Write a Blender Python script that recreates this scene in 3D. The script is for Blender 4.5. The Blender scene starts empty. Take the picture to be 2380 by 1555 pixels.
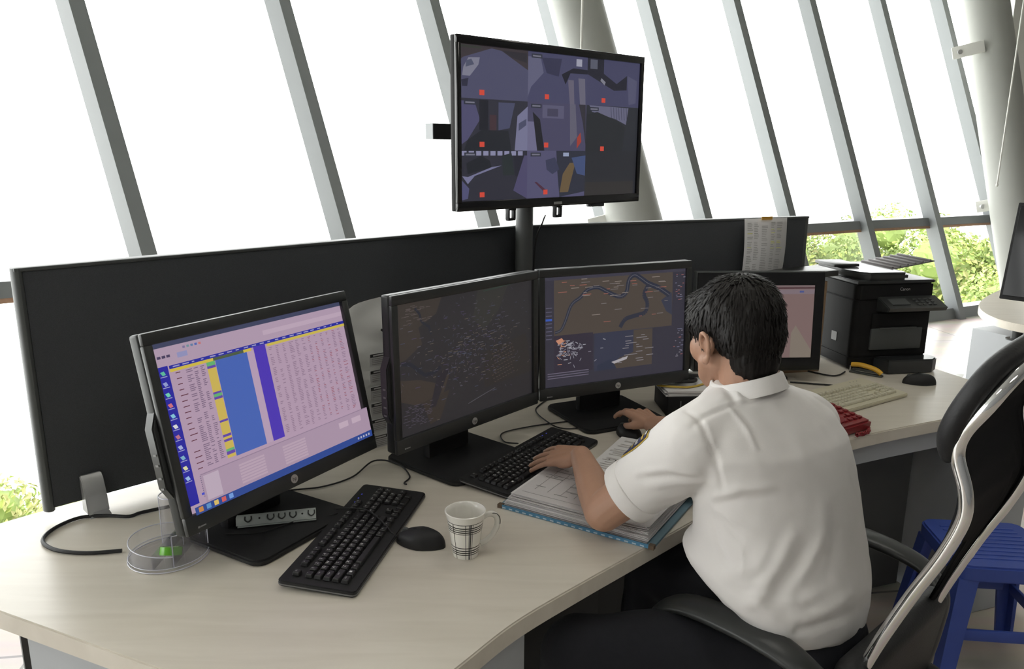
import bpy, bmesh, math, random
from mathutils import Vector, Matrix, Euler, noise
from mathutils.bvhtree import BVHTree
random.seed(7)
S = bpy.context.scene
COL = S.collection
# ------------------------------------------------------------------ camera, light, exposure
PITCH, ROLL, FPX, EYE = 0.232140, 0.0072134, 1837.55, 1.58268
cam = bpy.data.cameras.new('camera'); co = bpy.data.objects.new('camera', cam); COL.objects.link(co)
fw = Vector((0, math.cos(PITCH), -math.sin(PITCH))); r0 = Vector((1, 0, 0)); u0 = r0.cross(fw)
rt = math.cos(ROLL) * r0 + math.sin(ROLL) * u0; up = -math.sin(ROLL) * r0 + math.cos(ROLL) * u0
mw = Matrix((rt, up, -fw)).transposed().to_4x4(); mw.translation = (0, 0, EYE); co.matrix_world = mw
cam.sensor_fit = 'HORIZONTAL'; cam.sensor_width = 36; cam.lens = 36 * FPX / 2380
cam.clip_start = 0.02; cam.clip_end = 4000
S.camera = co
S.view_settings.view_transform = 'Standard'; S.view_settings.look = 'None'
S.view_settings.exposure = 0.0; S.view_settings.gamma = 1.0; S.view_settings.use_curve_mapping = False
wd = bpy.data.worlds.new('overcast_sky'); S.world = wd; wd.use_nodes = True
bg = wd.node_tree.nodes['Background']; bg.inputs[0].default_value = (1, 1, 0.985, 1); bg.inputs[1].default_value = 7.0

def area(name, loc, rot, sx, sy, power, col=(1, 1, 1)):
    l = bpy.data.lights.new(name, 'AREA'); l.shape = 'RECTANGLE'; l.size = sx; l.size_y = sy; l.energy = power; l.color = col
    o = bpy.data.objects.new(name, l); COL.objects.link(o); o.location = loc; o.rotation_euler = rot; return o
FILL_LAMPS = [((-1.2, -0.6, 3.44), 9), ((1.6, -0.6, 3.44), 9), ((0.6, 2.2, 3.44), 5), ((3.6, 1.6, 3.44), 7)]  # unseen fill lamps added to brighten the room from above and behind
for q, (p, w) in enumerate(FILL_LAMPS):
    area('ceiling_lamp_light', p, (0, 0, 0), 1.1, 0.5, w, (1, .95, .87))

# ------------------------------------------------------------------ helpers
def srgb(r, g, b):
    f = lambda c: (c / 255 / 12.92) if c <= 10 else ((c / 255 + .055) / 1.055) ** 2.4
    return (f(r), f(g), f(b))
MATS = {}
def P(name, col, rough=.5, metal=0., var=.06, vs=12., bump=0., bs=60., emit=None, es=1., spec=.5, stretch=None, coat=0):
    m = bpy.data.materials.new(name); m.use_nodes = True; nt = m.node_tree; b = nt.nodes['Principled BSDF']
    b.inputs['Roughness'].default_value = rough; b.inputs['Metallic'].default_value = metal
    b.inputs['Specular IOR Level'].default_value = spec; b.inputs['Coat Weight'].default_value = coat
    tc = nt.nodes.new('ShaderNodeTexCoord'); src = tc.outputs['Object']
    if stretch:
        mp = nt.nodes.new('ShaderNodeMapping'); mp.inputs['Scale'].default_value = stretch; nt.links.new(src, mp.inputs[0]); src = mp.outputs[0]
    n = nt.nodes.new('ShaderNodeTexNoise'); n.inputs['Scale'].default_value = vs; n.inputs['Detail'].default_value = 4; nt.links.new(src, n.inputs['Vector'])
    mx = nt.nodes.new('ShaderNodeMix'); mx.data_type = 'RGBA'
    mx.inputs[6].default_value = (*[max(0, c * (1 - var)) for c in col], 1); mx.inputs[7].default_value = (*[min(1, c * (1 + var)) for c in col], 1)
    nt.links.new(n.outputs['Fac'], mx.inputs[0]); nt.links.new(mx.outputs[2], b.inputs['Base Color'])
    if bump:
        n2 = nt.nodes.new('ShaderNodeTexNoise'); n2.inputs['Scale'].default_value = bs; nt.links.new(src, n2.inputs['Vector'])
        bp = nt.nodes.new('ShaderNodeBump'); bp.inputs['Strength'].default_value = bump; bp.inputs['Distance'].default_value = .004
        nt.links.new(n2.outputs['Fac'], bp.inputs['Height']); nt.links.new(bp.outputs[0], b.inputs['Normal'])
    if emit:
        b.inputs['Emission Color'].default_value = (*emit, 1); b.inputs['Emission Strength'].default_value = es
    MATS[name] = m; return m
def glassmat(name, tint=(1, 1, 1), refl=.08, rough=0.0):
    m = bpy.data.materials.new(name); m.use_nodes = True; nt = m.node_tree; nt.nodes.remove(nt.nodes['Principled BSDF'])
    t = nt.nodes.new('ShaderNodeBsdfTransparent'); t.inputs[0].default_value = (*tint, 1)
    g = nt.nodes.new('ShaderNodeBsdfGlossy'); g.inputs['Roughness'].default_value = rough
    lw = nt.nodes.new('ShaderNodeLayerWeight'); lw.inputs['Blend'].default_value = .25
    mu = nt.nodes.new('ShaderNodeMath'); mu.operation = 'MULTIPLY_ADD'; mu.inputs[1].default_value = .35 if refl < .09 else .14; mu.inputs[2].default_value = refl * .3
    nt.links.new(lw.outputs['Fresnel'], mu.inputs[0])
    x = nt.nodes.new('ShaderNodeMixShader'); nt.links.new(mu.outputs[0], x.inputs[0]); nt.links.new(t.outputs[0], x.inputs[1]); nt.links.new(g.outputs[0], x.inputs[2])
    nt.links.new(x.outputs[0], nt.nodes['Material Output'].inputs[0]); MATS[name] = m; return m
EM = {}
def scr(r, g, b):                       # lit pixels of a display, colour as seen
    k = (r, g, b)
    if k not in EM: EM[k] = P('display_%d_%d_%d' % k, (.012, .012, .013), .32, var=0, emit=srgb(*k), es=1.0, spec=.3)
    return EM[k]

def rotz(a): return Matrix.Rotation(a, 4, 'Z')
class MB:
    def __init__(s): s.v = []; s.f = []; s.mi = []; s.mats = []
    def slot(s, m):
        if m is None: return 0
        if m not in s.mats: s.mats.append(m)
        return s.mats.index(m)
    def add(s, vs, fs, m=None, M=None):
        k = s.slot(m); o = len(s.v)
        s.v += [tuple(M @ Vector(p)) for p in vs] if M else [tuple(p) for p in vs]
        s.f += [tuple(i + o for i in q) for q in fs]; s.mi += [k] * len(fs); return s
    def box(s, c, d, m=None, bev=0., seg=2, M=None, R=None):
        bm = bmesh.new(); bmesh.ops.create_cube(bm, size=1); bmesh.ops.scale(bm, vec=d, verts=bm.verts)
        if bev: bmesh.ops.bevel(bm, geom=bm.edges[:], offset=min(bev, min(d) * .49), segments=seg, affect='EDGES', profile=.5)
        T = Matrix.Translation(c)
        if R is not None: T = T @ R
        if M is not None: T = M @ T
        bm.verts.index_update(); s.add([v.co[:] for v in bm.verts], [[v.index for v in f.verts] for f in bm.faces], m, T); bm.free(); return s
    def prism(s, poly, z0, z1, m=None, M=None, bev=0):
        bm = bmesh.new(); lo = [bm.verts.new((x, y, z0)) for x, y in poly]; f = bm.faces.new(lo)
        e = bmesh.ops.extrude_face_region(bm, geom=[f]); bmesh.ops.translate(bm, vec=(0, 0, z1 - z0), verts=[g for g in e['geom'] if isinstance(g, bmesh.types.BMVert)])
        bmesh.ops.recalc_face_normals(bm, faces=bm.faces[:])
        if bev:
            ed = [e for e in bm.edges if abs(e.verts[0].co.z - e.verts[1].co.z) < 1e-6]
            bmesh.ops.bevel(bm, geom=ed, offset=bev, segments=2, affect='EDGES')
        bm.verts.index_update(); s.add([v.co[:] for v in bm.verts], [[v.index for v in f.verts] for f in bm.faces], m, M); bm.free(); return s
    def tube(s, pts, r, n=10, m=None, M=None, flat=None, cap=True):
        pts = [Vector(p) for p in pts]; rs = r if isinstance(r, (list, tuple)) else [r] * len(pts)
        vs = []; nrm = None
        for i, p in enumerate(pts):
            t = (pts[min(i + 1, len(pts) - 1)] - pts[max(i - 1, 0)]).normalized()
            if nrm is None: nrm = t.orthogonal().normalized() if flat is None else (Vector(flat) - t * t.dot(Vector(flat))).normalized()
            else: nrm = (nrm - t * t.dot(nrm)).normalized()
            b = t.cross(nrm); rr = rs[i]; ra, rb = rr if isinstance(rr, tuple) else (rr, rr)
            for k in range(n):
                a = 2 * math.pi * k / n; vs.append(p + nrm * math.cos(a) * ra + b * math.sin(a) * rb)
        fs = []
        for i in range(len(pts) - 1):
            for k in range(n):
                k2 = (k + 1) % n; fs.append((i * n + k, i * n + k2, (i + 1) * n + k2, (i + 1) * n + k))
        if cap: fs.append(tuple(range(n - 1, -1, -1))); fs.append(tuple(range((len(pts) - 1) * n, len(pts) * n)))
        return s.add(vs, fs, m, M)
    def lathe(s, prof, n=40, m=None, M=None, matf=None):
        vs = [(r * math.cos(2 * math.pi * k / n), r * math.sin(2 * math.pi * k / n), z) for r, z in prof for k in range(n)]
        for i in range(len(prof) - 1):
            for k in range(n):
                k2 = (k + 1) % n; q = (i * n + k, i * n + k2, (i + 1) * n + k2, (i + 1) * n + k)
                s.f.append(tuple(j + len(s.v) for j in q)); s.mi.append(s.slot(matf(i, k) if matf else m))
        s.v += [tuple(M @ Vector(p)) if M else p for p in vs]; return s
    def disc(s, c, r, m=None, n=24, M=None):
        return s.add([(c[0] + r * math.cos(2 * math.pi * k / n), c[1] + r * math.sin(2 * math.pi * k / n), c[2]) for k in range(n)], [tuple(range(n))], m, M)
    def cyl(s, a, b, r, m=None, n=20, M=None): return s.tube([a, b], r, n, m, M)
    def ell(s, c, rad, m=None, R=None, seg=20, M=None):
        bm = bmesh.new(); bmesh.ops.create_uvsphere(bm, u_segments=seg, v_segments=seg // 2 + 2, radius=1)
        bmesh.ops.scale(bm, vec=rad, verts=bm.verts); T = Matrix.Translation(c)
        if R is not None: T = T @ R
        if M is not None: T = M @ T
        bm.verts.index_update(); s.add([v.co[:] for v in bm.verts], [[v.index for v in f.verts] for f in bm.faces], m, T); bm.free(); return s
    def caps(s, a, b, ra, rb, n=16):     # tapered round-ended limb
        a = Vector(a); b = Vector(b); d = (b - a); L = d.length; t = d / max(L, 1e-6); pts = []; rs = []
        for k in range(5):
            q = math.pi / 2 * (1 - k / 5); pts.append(a - t * ra * math.sin(q)); rs.append(max(ra * math.cos(q), ra * .05))
        pts.append(a); rs.append(ra); pts.append(b); rs.append(rb)
        for k in range(1, 6):
            q = math.pi / 2 * k / 5; pts.append(b + t * rb * math.sin(q)); rs.append(max(rb * math.cos(q), rb * .05))
        return s.tube(pts, rs, n)
    def mesh(s, name, mats=None):
        me = bpy.data.meshes.new(name); me.from_pydata(s.v, [], s.f); ml = s.mats or ([mats] if not isinstance(mats, (list, tuple)) else list(mats))
        for m in ml:
            if m: me.materials.append(m)
        if s.mats:
            for p, k in zip(me.polygons, s.mi): p.material_index = k
        bm = bmesh.new(); bm.from_mesh(me); bmesh.ops.recalc_face_normals(bm, faces=bm.faces[:]) if getattr(s, 'recalc', True) else None; bm.to_mesh(me); bm.free()
        return me
    def build(s, name, mat=None, parent=None, smooth=35):
        me = s.mesh(name, mat); return link(name, me, parent, smooth)
def link(name, me, parent=None, smooth=35):
    if smooth:
        me.polygons.foreach_set('use_smooth', [True] * len(me.polygons)); me.set_sharp_from_angle(angle=math.radians(smooth))
    o = bpy.data.objects.new(name, me); COL.objects.link(o)
    if parent: o.parent = parent
    return o
def thing(name, label, cat, loc=(0, 0, 0), rz=0, group=None):
    o = bpy.data.objects.new(name, None); COL.objects.link(o); o.location = loc; o.rotation_euler = (0, 0, rz); o.empty_display_size = .05
    return tag(o, label, cat, group)
def tag(o, label, cat, group=None):
    o['label'] = label; o['category'] = cat
    if group: o['group'] = group
    return o
def struct(o): o['kind'] = 'structure'; return o
def spline(pts, n=8):
    P_ = [Vector(p) for p in pts]; out = []
    for i in range(len(P_) - 1):
        p0 = P_[max(i - 1, 0)]; p1 = P_[i]; p2 = P_[i + 1]; p3 = P_[min(i + 2, len(P_) - 1)]
        for k in range(n):
            t = k / n; out.append(.5 * ((2 * p1) + (p2 - p0) * t + (2 * p0 - 5 * p1 + 4 * p2 - p3) * t * t + (3 * p1 - p0 - 3 * p2 + p3) * t ** 3))
    out.append(P_[-1]); return out
TXT = {}
def textmesh(body, size):
    k = (body, size)
    if k not in TXT:
        c = bpy.data.curves.new('lettering', 'FONT'); c.body = body; c.size = size; c.align_x = 'CENTER'; c.align_y = 'CENTER'; c.resolution_u = 2
        o = bpy.data.objects.new('lettering', c); me = o.to_mesh(); TXT[k] = ([v.co[:] for v in me.vertices], [tuple(p.vertices) for p in me.polygons])
        o.to_mesh_clear(); bpy.data.objects.remove(o); bpy.data.curves.remove(c)
    return TXT[k]
def remeshed(mb, name, vox, smooth_it=4, fac=.5):
    me = mb.mesh(name); o = bpy.data.objects.new(name, me); COL.objects.link(o)
    r = o.modifiers.new('r', 'REMESH'); r.mode = 'VOXEL'; r.voxel_size = vox; r.use_smooth_shade = True
    sm = o.modifiers.new('s', 'SMOOTH'); sm.factor = fac; sm.iterations = smooth_it
    dg = bpy.context.evaluated_depsgraph_get(); dg.update(); m2 = bpy.data.meshes.new_from_object(o.evaluated_get(dg)); m2.name = name
    bpy.data.objects.remove(o); bpy.data.meshes.remove(me); return m2

# ------------------------------------------------------------------ materials
frame_grey = P('window_frame_paint', (.20, .212, .218), .45, var=.04, vs=3)
timber = P('timber_sill', (.42, .25, .16), .6, var=.15, vs=6, stretch=(1, 12, 12))
col_paint = P('column_paint', (.33, .335, .31), .5, var=.03, vs=2)
wall_paint = P('wall_paint', (.62, .62, .58), .8, var=.03, vs=2)
back_paint = P('grey_wall_paint', (.20, .20, .20), .8, var=.03, vs=2)
glass = glassmat('window_glass', (.97, .985, .98))
fabric = P('partition_fabric', (.065, .069, .075), .92, var=.3, vs=700, bump=.25, bs=900, spec=.2)
alu_dark = P('dark_edge_trim', (.07, .075, .075), .45)
alu = P('brushed_aluminium', (.5, .5, .5), .4, .6)
blk = P('black_plastic', (.022, .022, .023), .5, var=.15, vs=80, spec=.28)
blk2 = P('dark_grey_plastic', (.032, .034, .034), .34, var=.05, vs=60, spec=.45)
shellm = P('monitor_shell_plastic', (.03, .032, .032), .36, var=.05, vs=60, spec=.3)
prn = P('printer_black', (.012, .012, .0125), .6, var=.1, vs=80, spec=.15)
gloss = P('gloss_black_plastic', (.008, .008, .009), .12)
white_ink = P('white_lettering', (.75, .75, .75), .6)
silver = P('silver_badge', (.6, .6, .6), .3, .7)
chrome = P('chrome_tube', (.82, .82, .82), .07, 1., var=.02)
cream = P('cream_plastic', (.60, .56, .42), .5, var=.06, vs=30)
red = P('red_plastic', (.24, .018, .022), .38, var=.1, vs=30)
yellow = P('yellow_plastic', (.75, .42, .03), .4)
paper = P('white_paper', (.72, .71, .71), .8, var=.03, vs=6)
ink = P('grey_print', (.38, .37, .37), .8, var=.1)
inkd = P('dark_print', (.06, .06, .06), .8)
grey_panel = P('grey_laminate', (.42, .44, .46), .5, var=.03)
dark_panel = P('dark_laminate', (.09, .092, .092), .6)
bluep = P('blue_stool_plastic', (.055, .10, .42), .42, var=.1, vs=8)
cardboard = P('brown_cardboard', (.26, .17, .10), .85, var=.12, vs=20, stretch=(1, 1, 8))
clear = glassmat('clear_acrylic', (.985, .985, .995), .1, .04)
_nt = clear.node_tree; _d = _nt.nodes.new('ShaderNodeBsdfDiffuse'); _d.inputs[0].default_value = (.85, .85, .92, 1); _x = _nt.nodes.new('ShaderNodeMixShader'); _x.inputs[0].default_value = .045
_src = _nt.nodes['Material Output'].inputs[0].links[0].from_socket; _nt.links.new(_src, _x.inputs[1]); _nt.links.new(_d.outputs[0], _x.inputs[2]); _nt.links.new(_x.outputs[0], _nt.nodes['Material Output'].inputs[0])
# worktop: pale laminate with faint long grain
def worktop_mat():
    m = bpy.data.materials.new('pale_wood_laminate'); m.use_nodes = True; nt = m.node_tree; b = nt.nodes['Principled BSDF']
    tc = nt.nodes.new('ShaderNodeTexCoord'); mp = nt.nodes.new('ShaderNodeMapping'); mp.inputs['Rotation'].default_value = (0, 0, math.radians(-24)); mp.inputs['Scale'].default_value = (1.2, 11, 4)
    nt.links.new(tc.outputs['Object'], mp.inputs[0]); n = nt.nodes.new('ShaderNodeTexNoise'); n.inputs['Scale'].default_value = 2.6; n.inputs['Detail'].default_value = 6; n.inputs['Distortion'].default_value = .6
    nt.links.new(mp.outputs[0], n.inputs['Vector']); cr = nt.nodes.new('ShaderNodeValToRGB')
    cr.color_ramp.elements[0].position = .3; cr.color_ramp.elements[0].color = (.63, .58, .495, 1); cr.color_ramp.elements[1].position = .7; cr.color_ramp.elements[1].color = (.70, .65, .565, 1)
    nt.links.new(n.outputs['Fac'], cr.inputs[0]); nt.links.new(cr.outputs[0], b.inputs['Base Color'])
    b.inputs['Roughness'].default_value = .33; b.inputs['Specular IOR Level'].default_value = .5; return m
wood = worktop_mat()
def tile_mat():
    m = bpy.data.materials.new('pale_floor_tiles'); m.use_nodes = True; nt = m.node_tree; b = nt.nodes['Principled BSDF']
    tc = nt.nodes.new('ShaderNodeTexCoord'); mp = nt.nodes.new('ShaderNodeMapping'); mp.inputs['Rotation'].default_value = (0, 0, math.radians(-8)); nt.links.new(tc.outputs['Object'], mp.inputs[0])
    br = nt.nodes.new('ShaderNodeTexBrick'); br.offset = 0; br.inputs['Scale'].default_value = 1; br.inputs['Brick Width'].default_value = 1.2; br.inputs['Row Height'].default_value = 1.2; br.inputs['Mortar Size'].default_value = .006
    br.inputs['Color1'].default_value = (.52, .46, .41, 1); br.inputs['Color2'].default_value = (.50, .45, .40, 1); br.inputs['Mortar'].default_value = (.22, .2, .18, 1); nt.links.new(mp.outputs[0], br.inputs['Vector'])
    mp2 = nt.nodes.new('ShaderNodeMapping'); mp2.inputs['Rotation'].default_value = (0, 0, .6); mp2.inputs['Scale'].default_value = (.7, 4, 1); nt.links.new(tc.outputs['Object'], mp2.inputs[0])
    n = nt.nodes.new('ShaderNodeTexNoise'); n.inputs['Scale'].default_value = 2; n.inputs['Detail'].default_value = 5; nt.links.new(mp2.outputs[0], n.inputs['Vector'])
    mx = nt.nodes.new('ShaderNodeMix'); mx.data_type = 'RGBA'; mx.blend_type = 'SOFT_LIGHT'; mx.inputs[0].default_value = .5
    nt.links.new(br.outputs['Color'], mx.inputs[6]); nt.links.new(n.outputs['Color'], mx.inputs[7]); nt.links.new(mx.outputs[2], b.inputs['Base Color']); b.inputs['Roughness'].default_value = .3; return m
tiles = tile_mat()

# ------------------------------------------------------------------ the setting
NODES = [(-6.6, -2.2), (-6.5, -1.2), (-6.3, -.2), (-5.85, .7), (-5.2, 1.45), (-4.45, 2.15), (-3.68, 2.83), (-2.84, 3.46), (-1.929, 4.067), (-1.018, 4.669), (-.167, 5.227), (.668, 5.799), (1.492, 6.32), (2.342, 6.891), (3.187, 7.376), (4.024, 7.772), (4.86, 8.203), (5.70, 8.58), (6.6, 8.92)]
AZ = [-92, -90, -80, -70, -62, -58, -56, -55, -55, -55, -48, -40, -35, -33, -31, -30, -29, -28, -27]
LEAN = Vector((-.286, .1997, 1)); ZR = .95; ZT = 3.45
floor_poly = []
def at(i, z):
    x, y = NODES[i]; return Vector((x, y, ZR)) + LEAN * (z - ZR)
GAP = (4, 5, 6, 7, 8, 9)                      # the floor slab stops short of the glass here
def inset(i, d):
    az = math.radians(AZ[i]); p = at(i, 0); return (p.x - math.sin(az) * d, p.y - math.cos(az) * d)
fp = [inset(i, .55 if i in GAP else 0) for i in range(len(NODES))] + [(7.6, 8.4), (7.6, -3.2), (-6.1, -3.2)]
struct(MB().prism(fp, -.25, 0).build('floor', tiles, smooth=0))
cp = [at(i, ZT)[:2] for i in range(len(NODES))] + [(7.6, 9.6), (7.6, -3.2), (-7.4, -3.2)]
struct(MB().prism(cp, ZT, ZT + .2).build('ceiling', P('ceiling_paint', (.40, .40, .39), .9, var=.03, vs=2), smooth=0))
struct(MB().box((.3, -3.3, 1.72), (15.4, .2, 3.45)).build('wall_back', back_paint, smooth=0))
struct(MB().box((7.7, 3.1, 1.72), (.2, 12.6, 3.45)).build('wall_right', back_paint, smooth=0))
struct(MB().box((6.15, 8.35, 2.47), (2.6, .3, 1.94)).build('wall_far', wall_paint, smooth=0))
for i in range(len(NODES) - 1):
    w = thing('window_%d' % (i + 1), '', 'window'); del w['label']; del w['category']; struct(w)
    a0, a1, b0, b1 = at(i, 0), at(i, ZT), at(i + 1, 0), at(i + 1, ZT)
    h = (b0 - a0).normalized(); n = Vector((-h.y, h.x, 0))
    az = math.radians(AZ[i]); dn = Vector((math.sin(az), math.cos(az), 0)); ds = Vector((dn.y, -dn.x, 0))
    W_, D_ = .042, .13                              # mullion: rectangular hollow section standing proud into the room
    sec = [ds * W_ - dn * .0, ds * W_ - dn * D_, -ds * W_ - dn * D_, -ds * W_ - dn * .0]
    ZB = -.45 if i in GAP and i + 1 in GAP else 0
    lo, hi = at(i, -.45 if i in GAP else 0), at(i, ZT)
    MB().add([lo + q for q in sec] + [hi + q for q in sec], [(0, 1, 2, 3), (4, 5, 6, 7), (0, 1, 5, 4), (1, 2, 6, 5), (2, 3, 7, 6), (3, 0, 4, 7)]).build('mullion', frame_grey, w, smooth=0)
    def beam(z0, z1, d0, d1, mat, nm):
        vs = []
        for e in (i, i + 1):
            for z, d in ((z0, d0), (z0, d1), (z1, d1), (z1, d0)): vs.append(at(e, z) - n * -d)
        MB().add(vs, [(0, 1, 2, 3), (4, 5, 6, 7), (0, 1, 5, 4), (1, 2, 6, 5), (2, 3, 7, 6), (3, 0, 4, 7)]).build(nm, mat, w, smooth=0)
    beam(ZR - .075, ZR, -.06, .06, frame_grey, 'transom')
    beam(ZR - .1, ZR - .0755, -.05, .05, timber, 'sill')
    beam(ZB, ZB + .10, -.08, .05, frame_grey, 'bottom_rail')
    for z0, z1 in ((ZB + .10, ZR - .1), (ZR, ZT)):
        q = [at(i, z0) + n * .01, at(i + 1, z0) + n * .01, at(i + 1, z1) + n * .01, at(i, z1) + n * .01]
        MB().add(q, [(0, 1, 2, 3)]).build('pane', glass, w, smooth=0)
# glowing panels made up around the added fill lights
lampm = P('lamp_diffuser', (.8, .8, .78), .6, emit=(1, .95, .87), es=.8)
for q, (p, w) in enumerate(FILL_LAMPS):
    t = thing('ceiling_light', ['recessed white ceiling light panel behind the viewer, left one', 'recessed white ceiling light panel behind the viewer, right one', 'recessed white ceiling light panel above the control desk', 'recessed white ceiling light panel above the right aisle'][q], 'ceiling light', (p[0], p[1], 3.452))
    MB().box((0, 0, -.004), (1.1, .5, .006)).build('diffuser', lampm, t, 0)
    f = MB()
    for sx, sy, dx, dy in ((0, .265, 1.16, .03), (0, -.265, 1.16, .03), (.565, 0, .03, .5), (-.565, 0, .03, .5)): f.box((sx, sy, -.008), (dx, dy, .016))
    f.build('frame', alu, t, 0)
# inclined round columns
def column(name, label, base, top, rad, brackets):
    t = thing(name, label, 'column', base); d = Vector(top) - Vector(base)
    MB().tube([(0, 0, 0), d], rad, 40).build('shaft', col_paint, t)
    for bp, bd in brackets:
        b = MB(); bp = Vector(bp) - Vector(base); bd = Vector(bd) - Vector(base); ax = (bd - bp)
        R = ax.to_track_quat('X', 'Z').to_matrix().to_4x4()
        b.box((bp + bd) / 2, (ax.length, .03, .11), None, .006, R=R).build('bracket', wall_paint, t)
        MB().cyl(bp + ax * .2 + Vector((0, -.03, 0)), bp + ax * .2 + Vector((0, .03, 0)), .022, n=12).build('bolt', alu, t)
    return t
C1 = Vector((.817, 5.4, 1.129)); C1T = Vector((.410, 5.85, 2.60)); dd = (C1T - C1) / (C1T.z - C1.z)
column('inclined_column', 'thick round grey inclined column behind the hanging television screen', C1 - dd * C1.z, C1 + dd * (3.45 - C1.z), .185, [((.52, 5.42, 1.06), (.70, 5.40, 1.11))])
C2 = Vector((4.664, 7.6, 1.395)); C2T = Vector((4.443, 8.05, 3.063)); dd = (C2T - C2) / (C2T.z - C2.z)
column('inclined_column', 'thick round grey inclined column at the right edge beside the window', C2 - dd * C2.z, C2 + dd * (3.45 - C2.z), .20, [((4.12, 7.85, 2.47), (4.36, 7.75, 2.53)), ((4.51, 7.78, 1.05), (4.66, 7.64, 1.10))])
def cord(label, p0, z0, z1):
    t = thing('hanging_cord', label, 'cord', (p0[0], p0[1], z1)); MB().cyl((0, 0, 0), (0, 0, z0 - z1), .007, n=8).build('cord', wall_paint, t); MB().ell((0, 0, -.012), (.011, .011, .018)).build('end_weight', wall_paint, t)
cord('thin white cord hanging in front of the round column behind the television', (.402, 5.0), 3.45, 1.45); cord('thin white cord hanging beside the round column at the right edge', (4.33, 7.2), 3.45, 1.30)
# outside: river plane with sky glare and haze in its near-white colour, and tree canopy
water = P('pale_river', (.75, .76, .74), .4, var=.02, vs=.01)
struct(MB().add([(-2500, -2500, -13.2), (2500, -2500, -13.2), (2500, 2500, -13.2), (-2500, 2500, -13.2)], [(0, 1, 2, 3)]).build('river', water, smooth=0))
def leafmat(n, c): return P(n, c, .6, var=.35, vs=.9, spec=.3)
leafA = [leafmat('leaf_yellow_green', (.34, .40, .11)), leafmat('leaf_mid_green', (.22, .29, .085)), leafmat('leaf_olive', (.30, .30, .12))]
bark = P('tree_bark', (.18, .14, .1), .9, bump=.5)
def crown(seed, mats):
    rnd = random.Random(seed); b = MB(); blobs = []
    for k in range(26):
        a = rnd.uniform(0, 6.283); q = rnd.uniform(0, 1) ** .5 * 2.9; h = rnd.uniform(-2.2, 1.6) - q * .35
        blobs.append((Vector((q * math.cos(a), q * math.sin(a), h)), rnd.uniform(.7, 1.3)))
    for c, r in blobs:
        bm = bmesh.new(); bmesh.ops.create_icosphere(bm, subdivisions=2, radius=r * .6)
        for v in bm.verts: v.co *= 1 + .25 * noise.noise(v.co * 2 + c)
        bm.verts.index_update(); b.add([v.co + c for v in bm.verts], [[v.index for v in f.verts] for f in bm.faces], mats[1]); bm.free()
        for k in range(460):
            d = Vector((rnd.gauss(0, 1), rnd.gauss(0, 1), rnd.gauss(.2, 1))).normalized(); p = c + d * r * rnd.uniform(.7, 1.12)
            L = rnd.uniform(.06, .14); x = (d.orthogonal() + Vector((rnd.uniform(-1, 1), rnd.uniform(-1, 1), rnd.uniform(-.6, .6)))).normalized(); y = x.cross(d + Vector((rnd.uniform(-.6, .6), rnd.uniform(-.6, .6), rnd.uniform(-.6, .6)))).normalized()
            b.add([p - x * L, p - y * L * .55 + d * .05, p + x * L, p + y * L * .55 + d * .05], [(0, 1, 2, 3)], mats[rnd.choice((0, 0, 1, 2))])
    b.recalc = False
    return b.mesh('crown')
CR = [crown(3, leafA), crown(5, [leafA[1], leafA[1], leafA[0]]), crown(8, [leafA[2], leafA[1], leafA[0]])]
TR = MB().tube([(0, 0, 0), (.1, .05, 3), (0, 0, 7)], [.28, .22, .14], 10).mesh('trunk')
def tree(x, y, top, sc, kind, label, grp):
    t = thing('tree', label, 'tree', (x, y, -13.2), random.uniform(0, 6), grp)
    c = link('crown', CR[kind], t, 0); c.location = (0, 0, 13.2 + top - 2.3 * sc); c.scale = (sc, sc, sc)
    k = link('trunk', TR, t, 30); hh = (13.2 + top - 2.3 * sc) / 7; k.scale = (1, 1, hh)
rt_ = random.Random(11)
for dist, top, n in ((17, -7.2, 4), (22, -5.6, 5), (28, -4.4, 5), (36, -3.4, 6), (46, -2.5, 6), (60, -2.4, 7)):
    for k in range(n):
        a = math.radians(17 + (k + rt_.uniform(.1, .9)) * 25 / n); fall = max(0, (24.5 - math.degrees(a))) * .14 * dist / 50
        kd = rt_.randrange(3)
        tree(dist * math.sin(a), dist * math.cos(a), top + rt_.uniform(-.5, .5) - fall, rt_.uniform(.95, 1.25) * (1 + dist / 120), kd, 'bright green leafy tree in the canopy outside the right windows', 'trees outside the right windows')
for x, y, top in ((-8.3, 11.6, -3.9), (-10.4, 10.2, -4.3), (-9.8, 13.2, -4.5), (-5.9, 13.8, -5.0)):
    tree(x, y, top, .8, 2, 'yellow green tree outside at the lower left, beyond the desk end', 'trees outside on the left')

# ------------------------------------------------------------------ control desk
DZ = .75
t = thing('control_desk', 'long curved control desk with pale wood worktop and grey panels', 'desk', (.3, 2.2, 0)); O = Vector((.3, 2.2, 0))
inner = [p[:2] for p in spline([(-.212, .972, 0), (-.088, 1.135, 0), (.011, 1.268, 0), (.138, 1.398, 0), (.28, 1.535, 0), (.46, 1.71, 0), (.68, 1.93, 0), (.86, 2.10, 0), (.998, 2.205, 0), (1.2, 2.31, 0), (1.472, 2.432, 0), (1.78, 2.575, 0)], 6)]
poly = inner + [(1.805, 2.60), (1.741, 2.752), (1.655, 3.028), (1.53, 3.36), (.05, 2.735), (-1.08, 1.715), (-1.16, 1.63), (-1.31, 1.455)]
loc = lambda pl: [(x - O.x, y - O.y) for x, y in pl]
MB().prism(loc(poly), DZ - .04, DZ, None, None, .003).build('worktop', wood, t, 40)
ap = MB()          # grey apron under the top, set back from the edge
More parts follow.
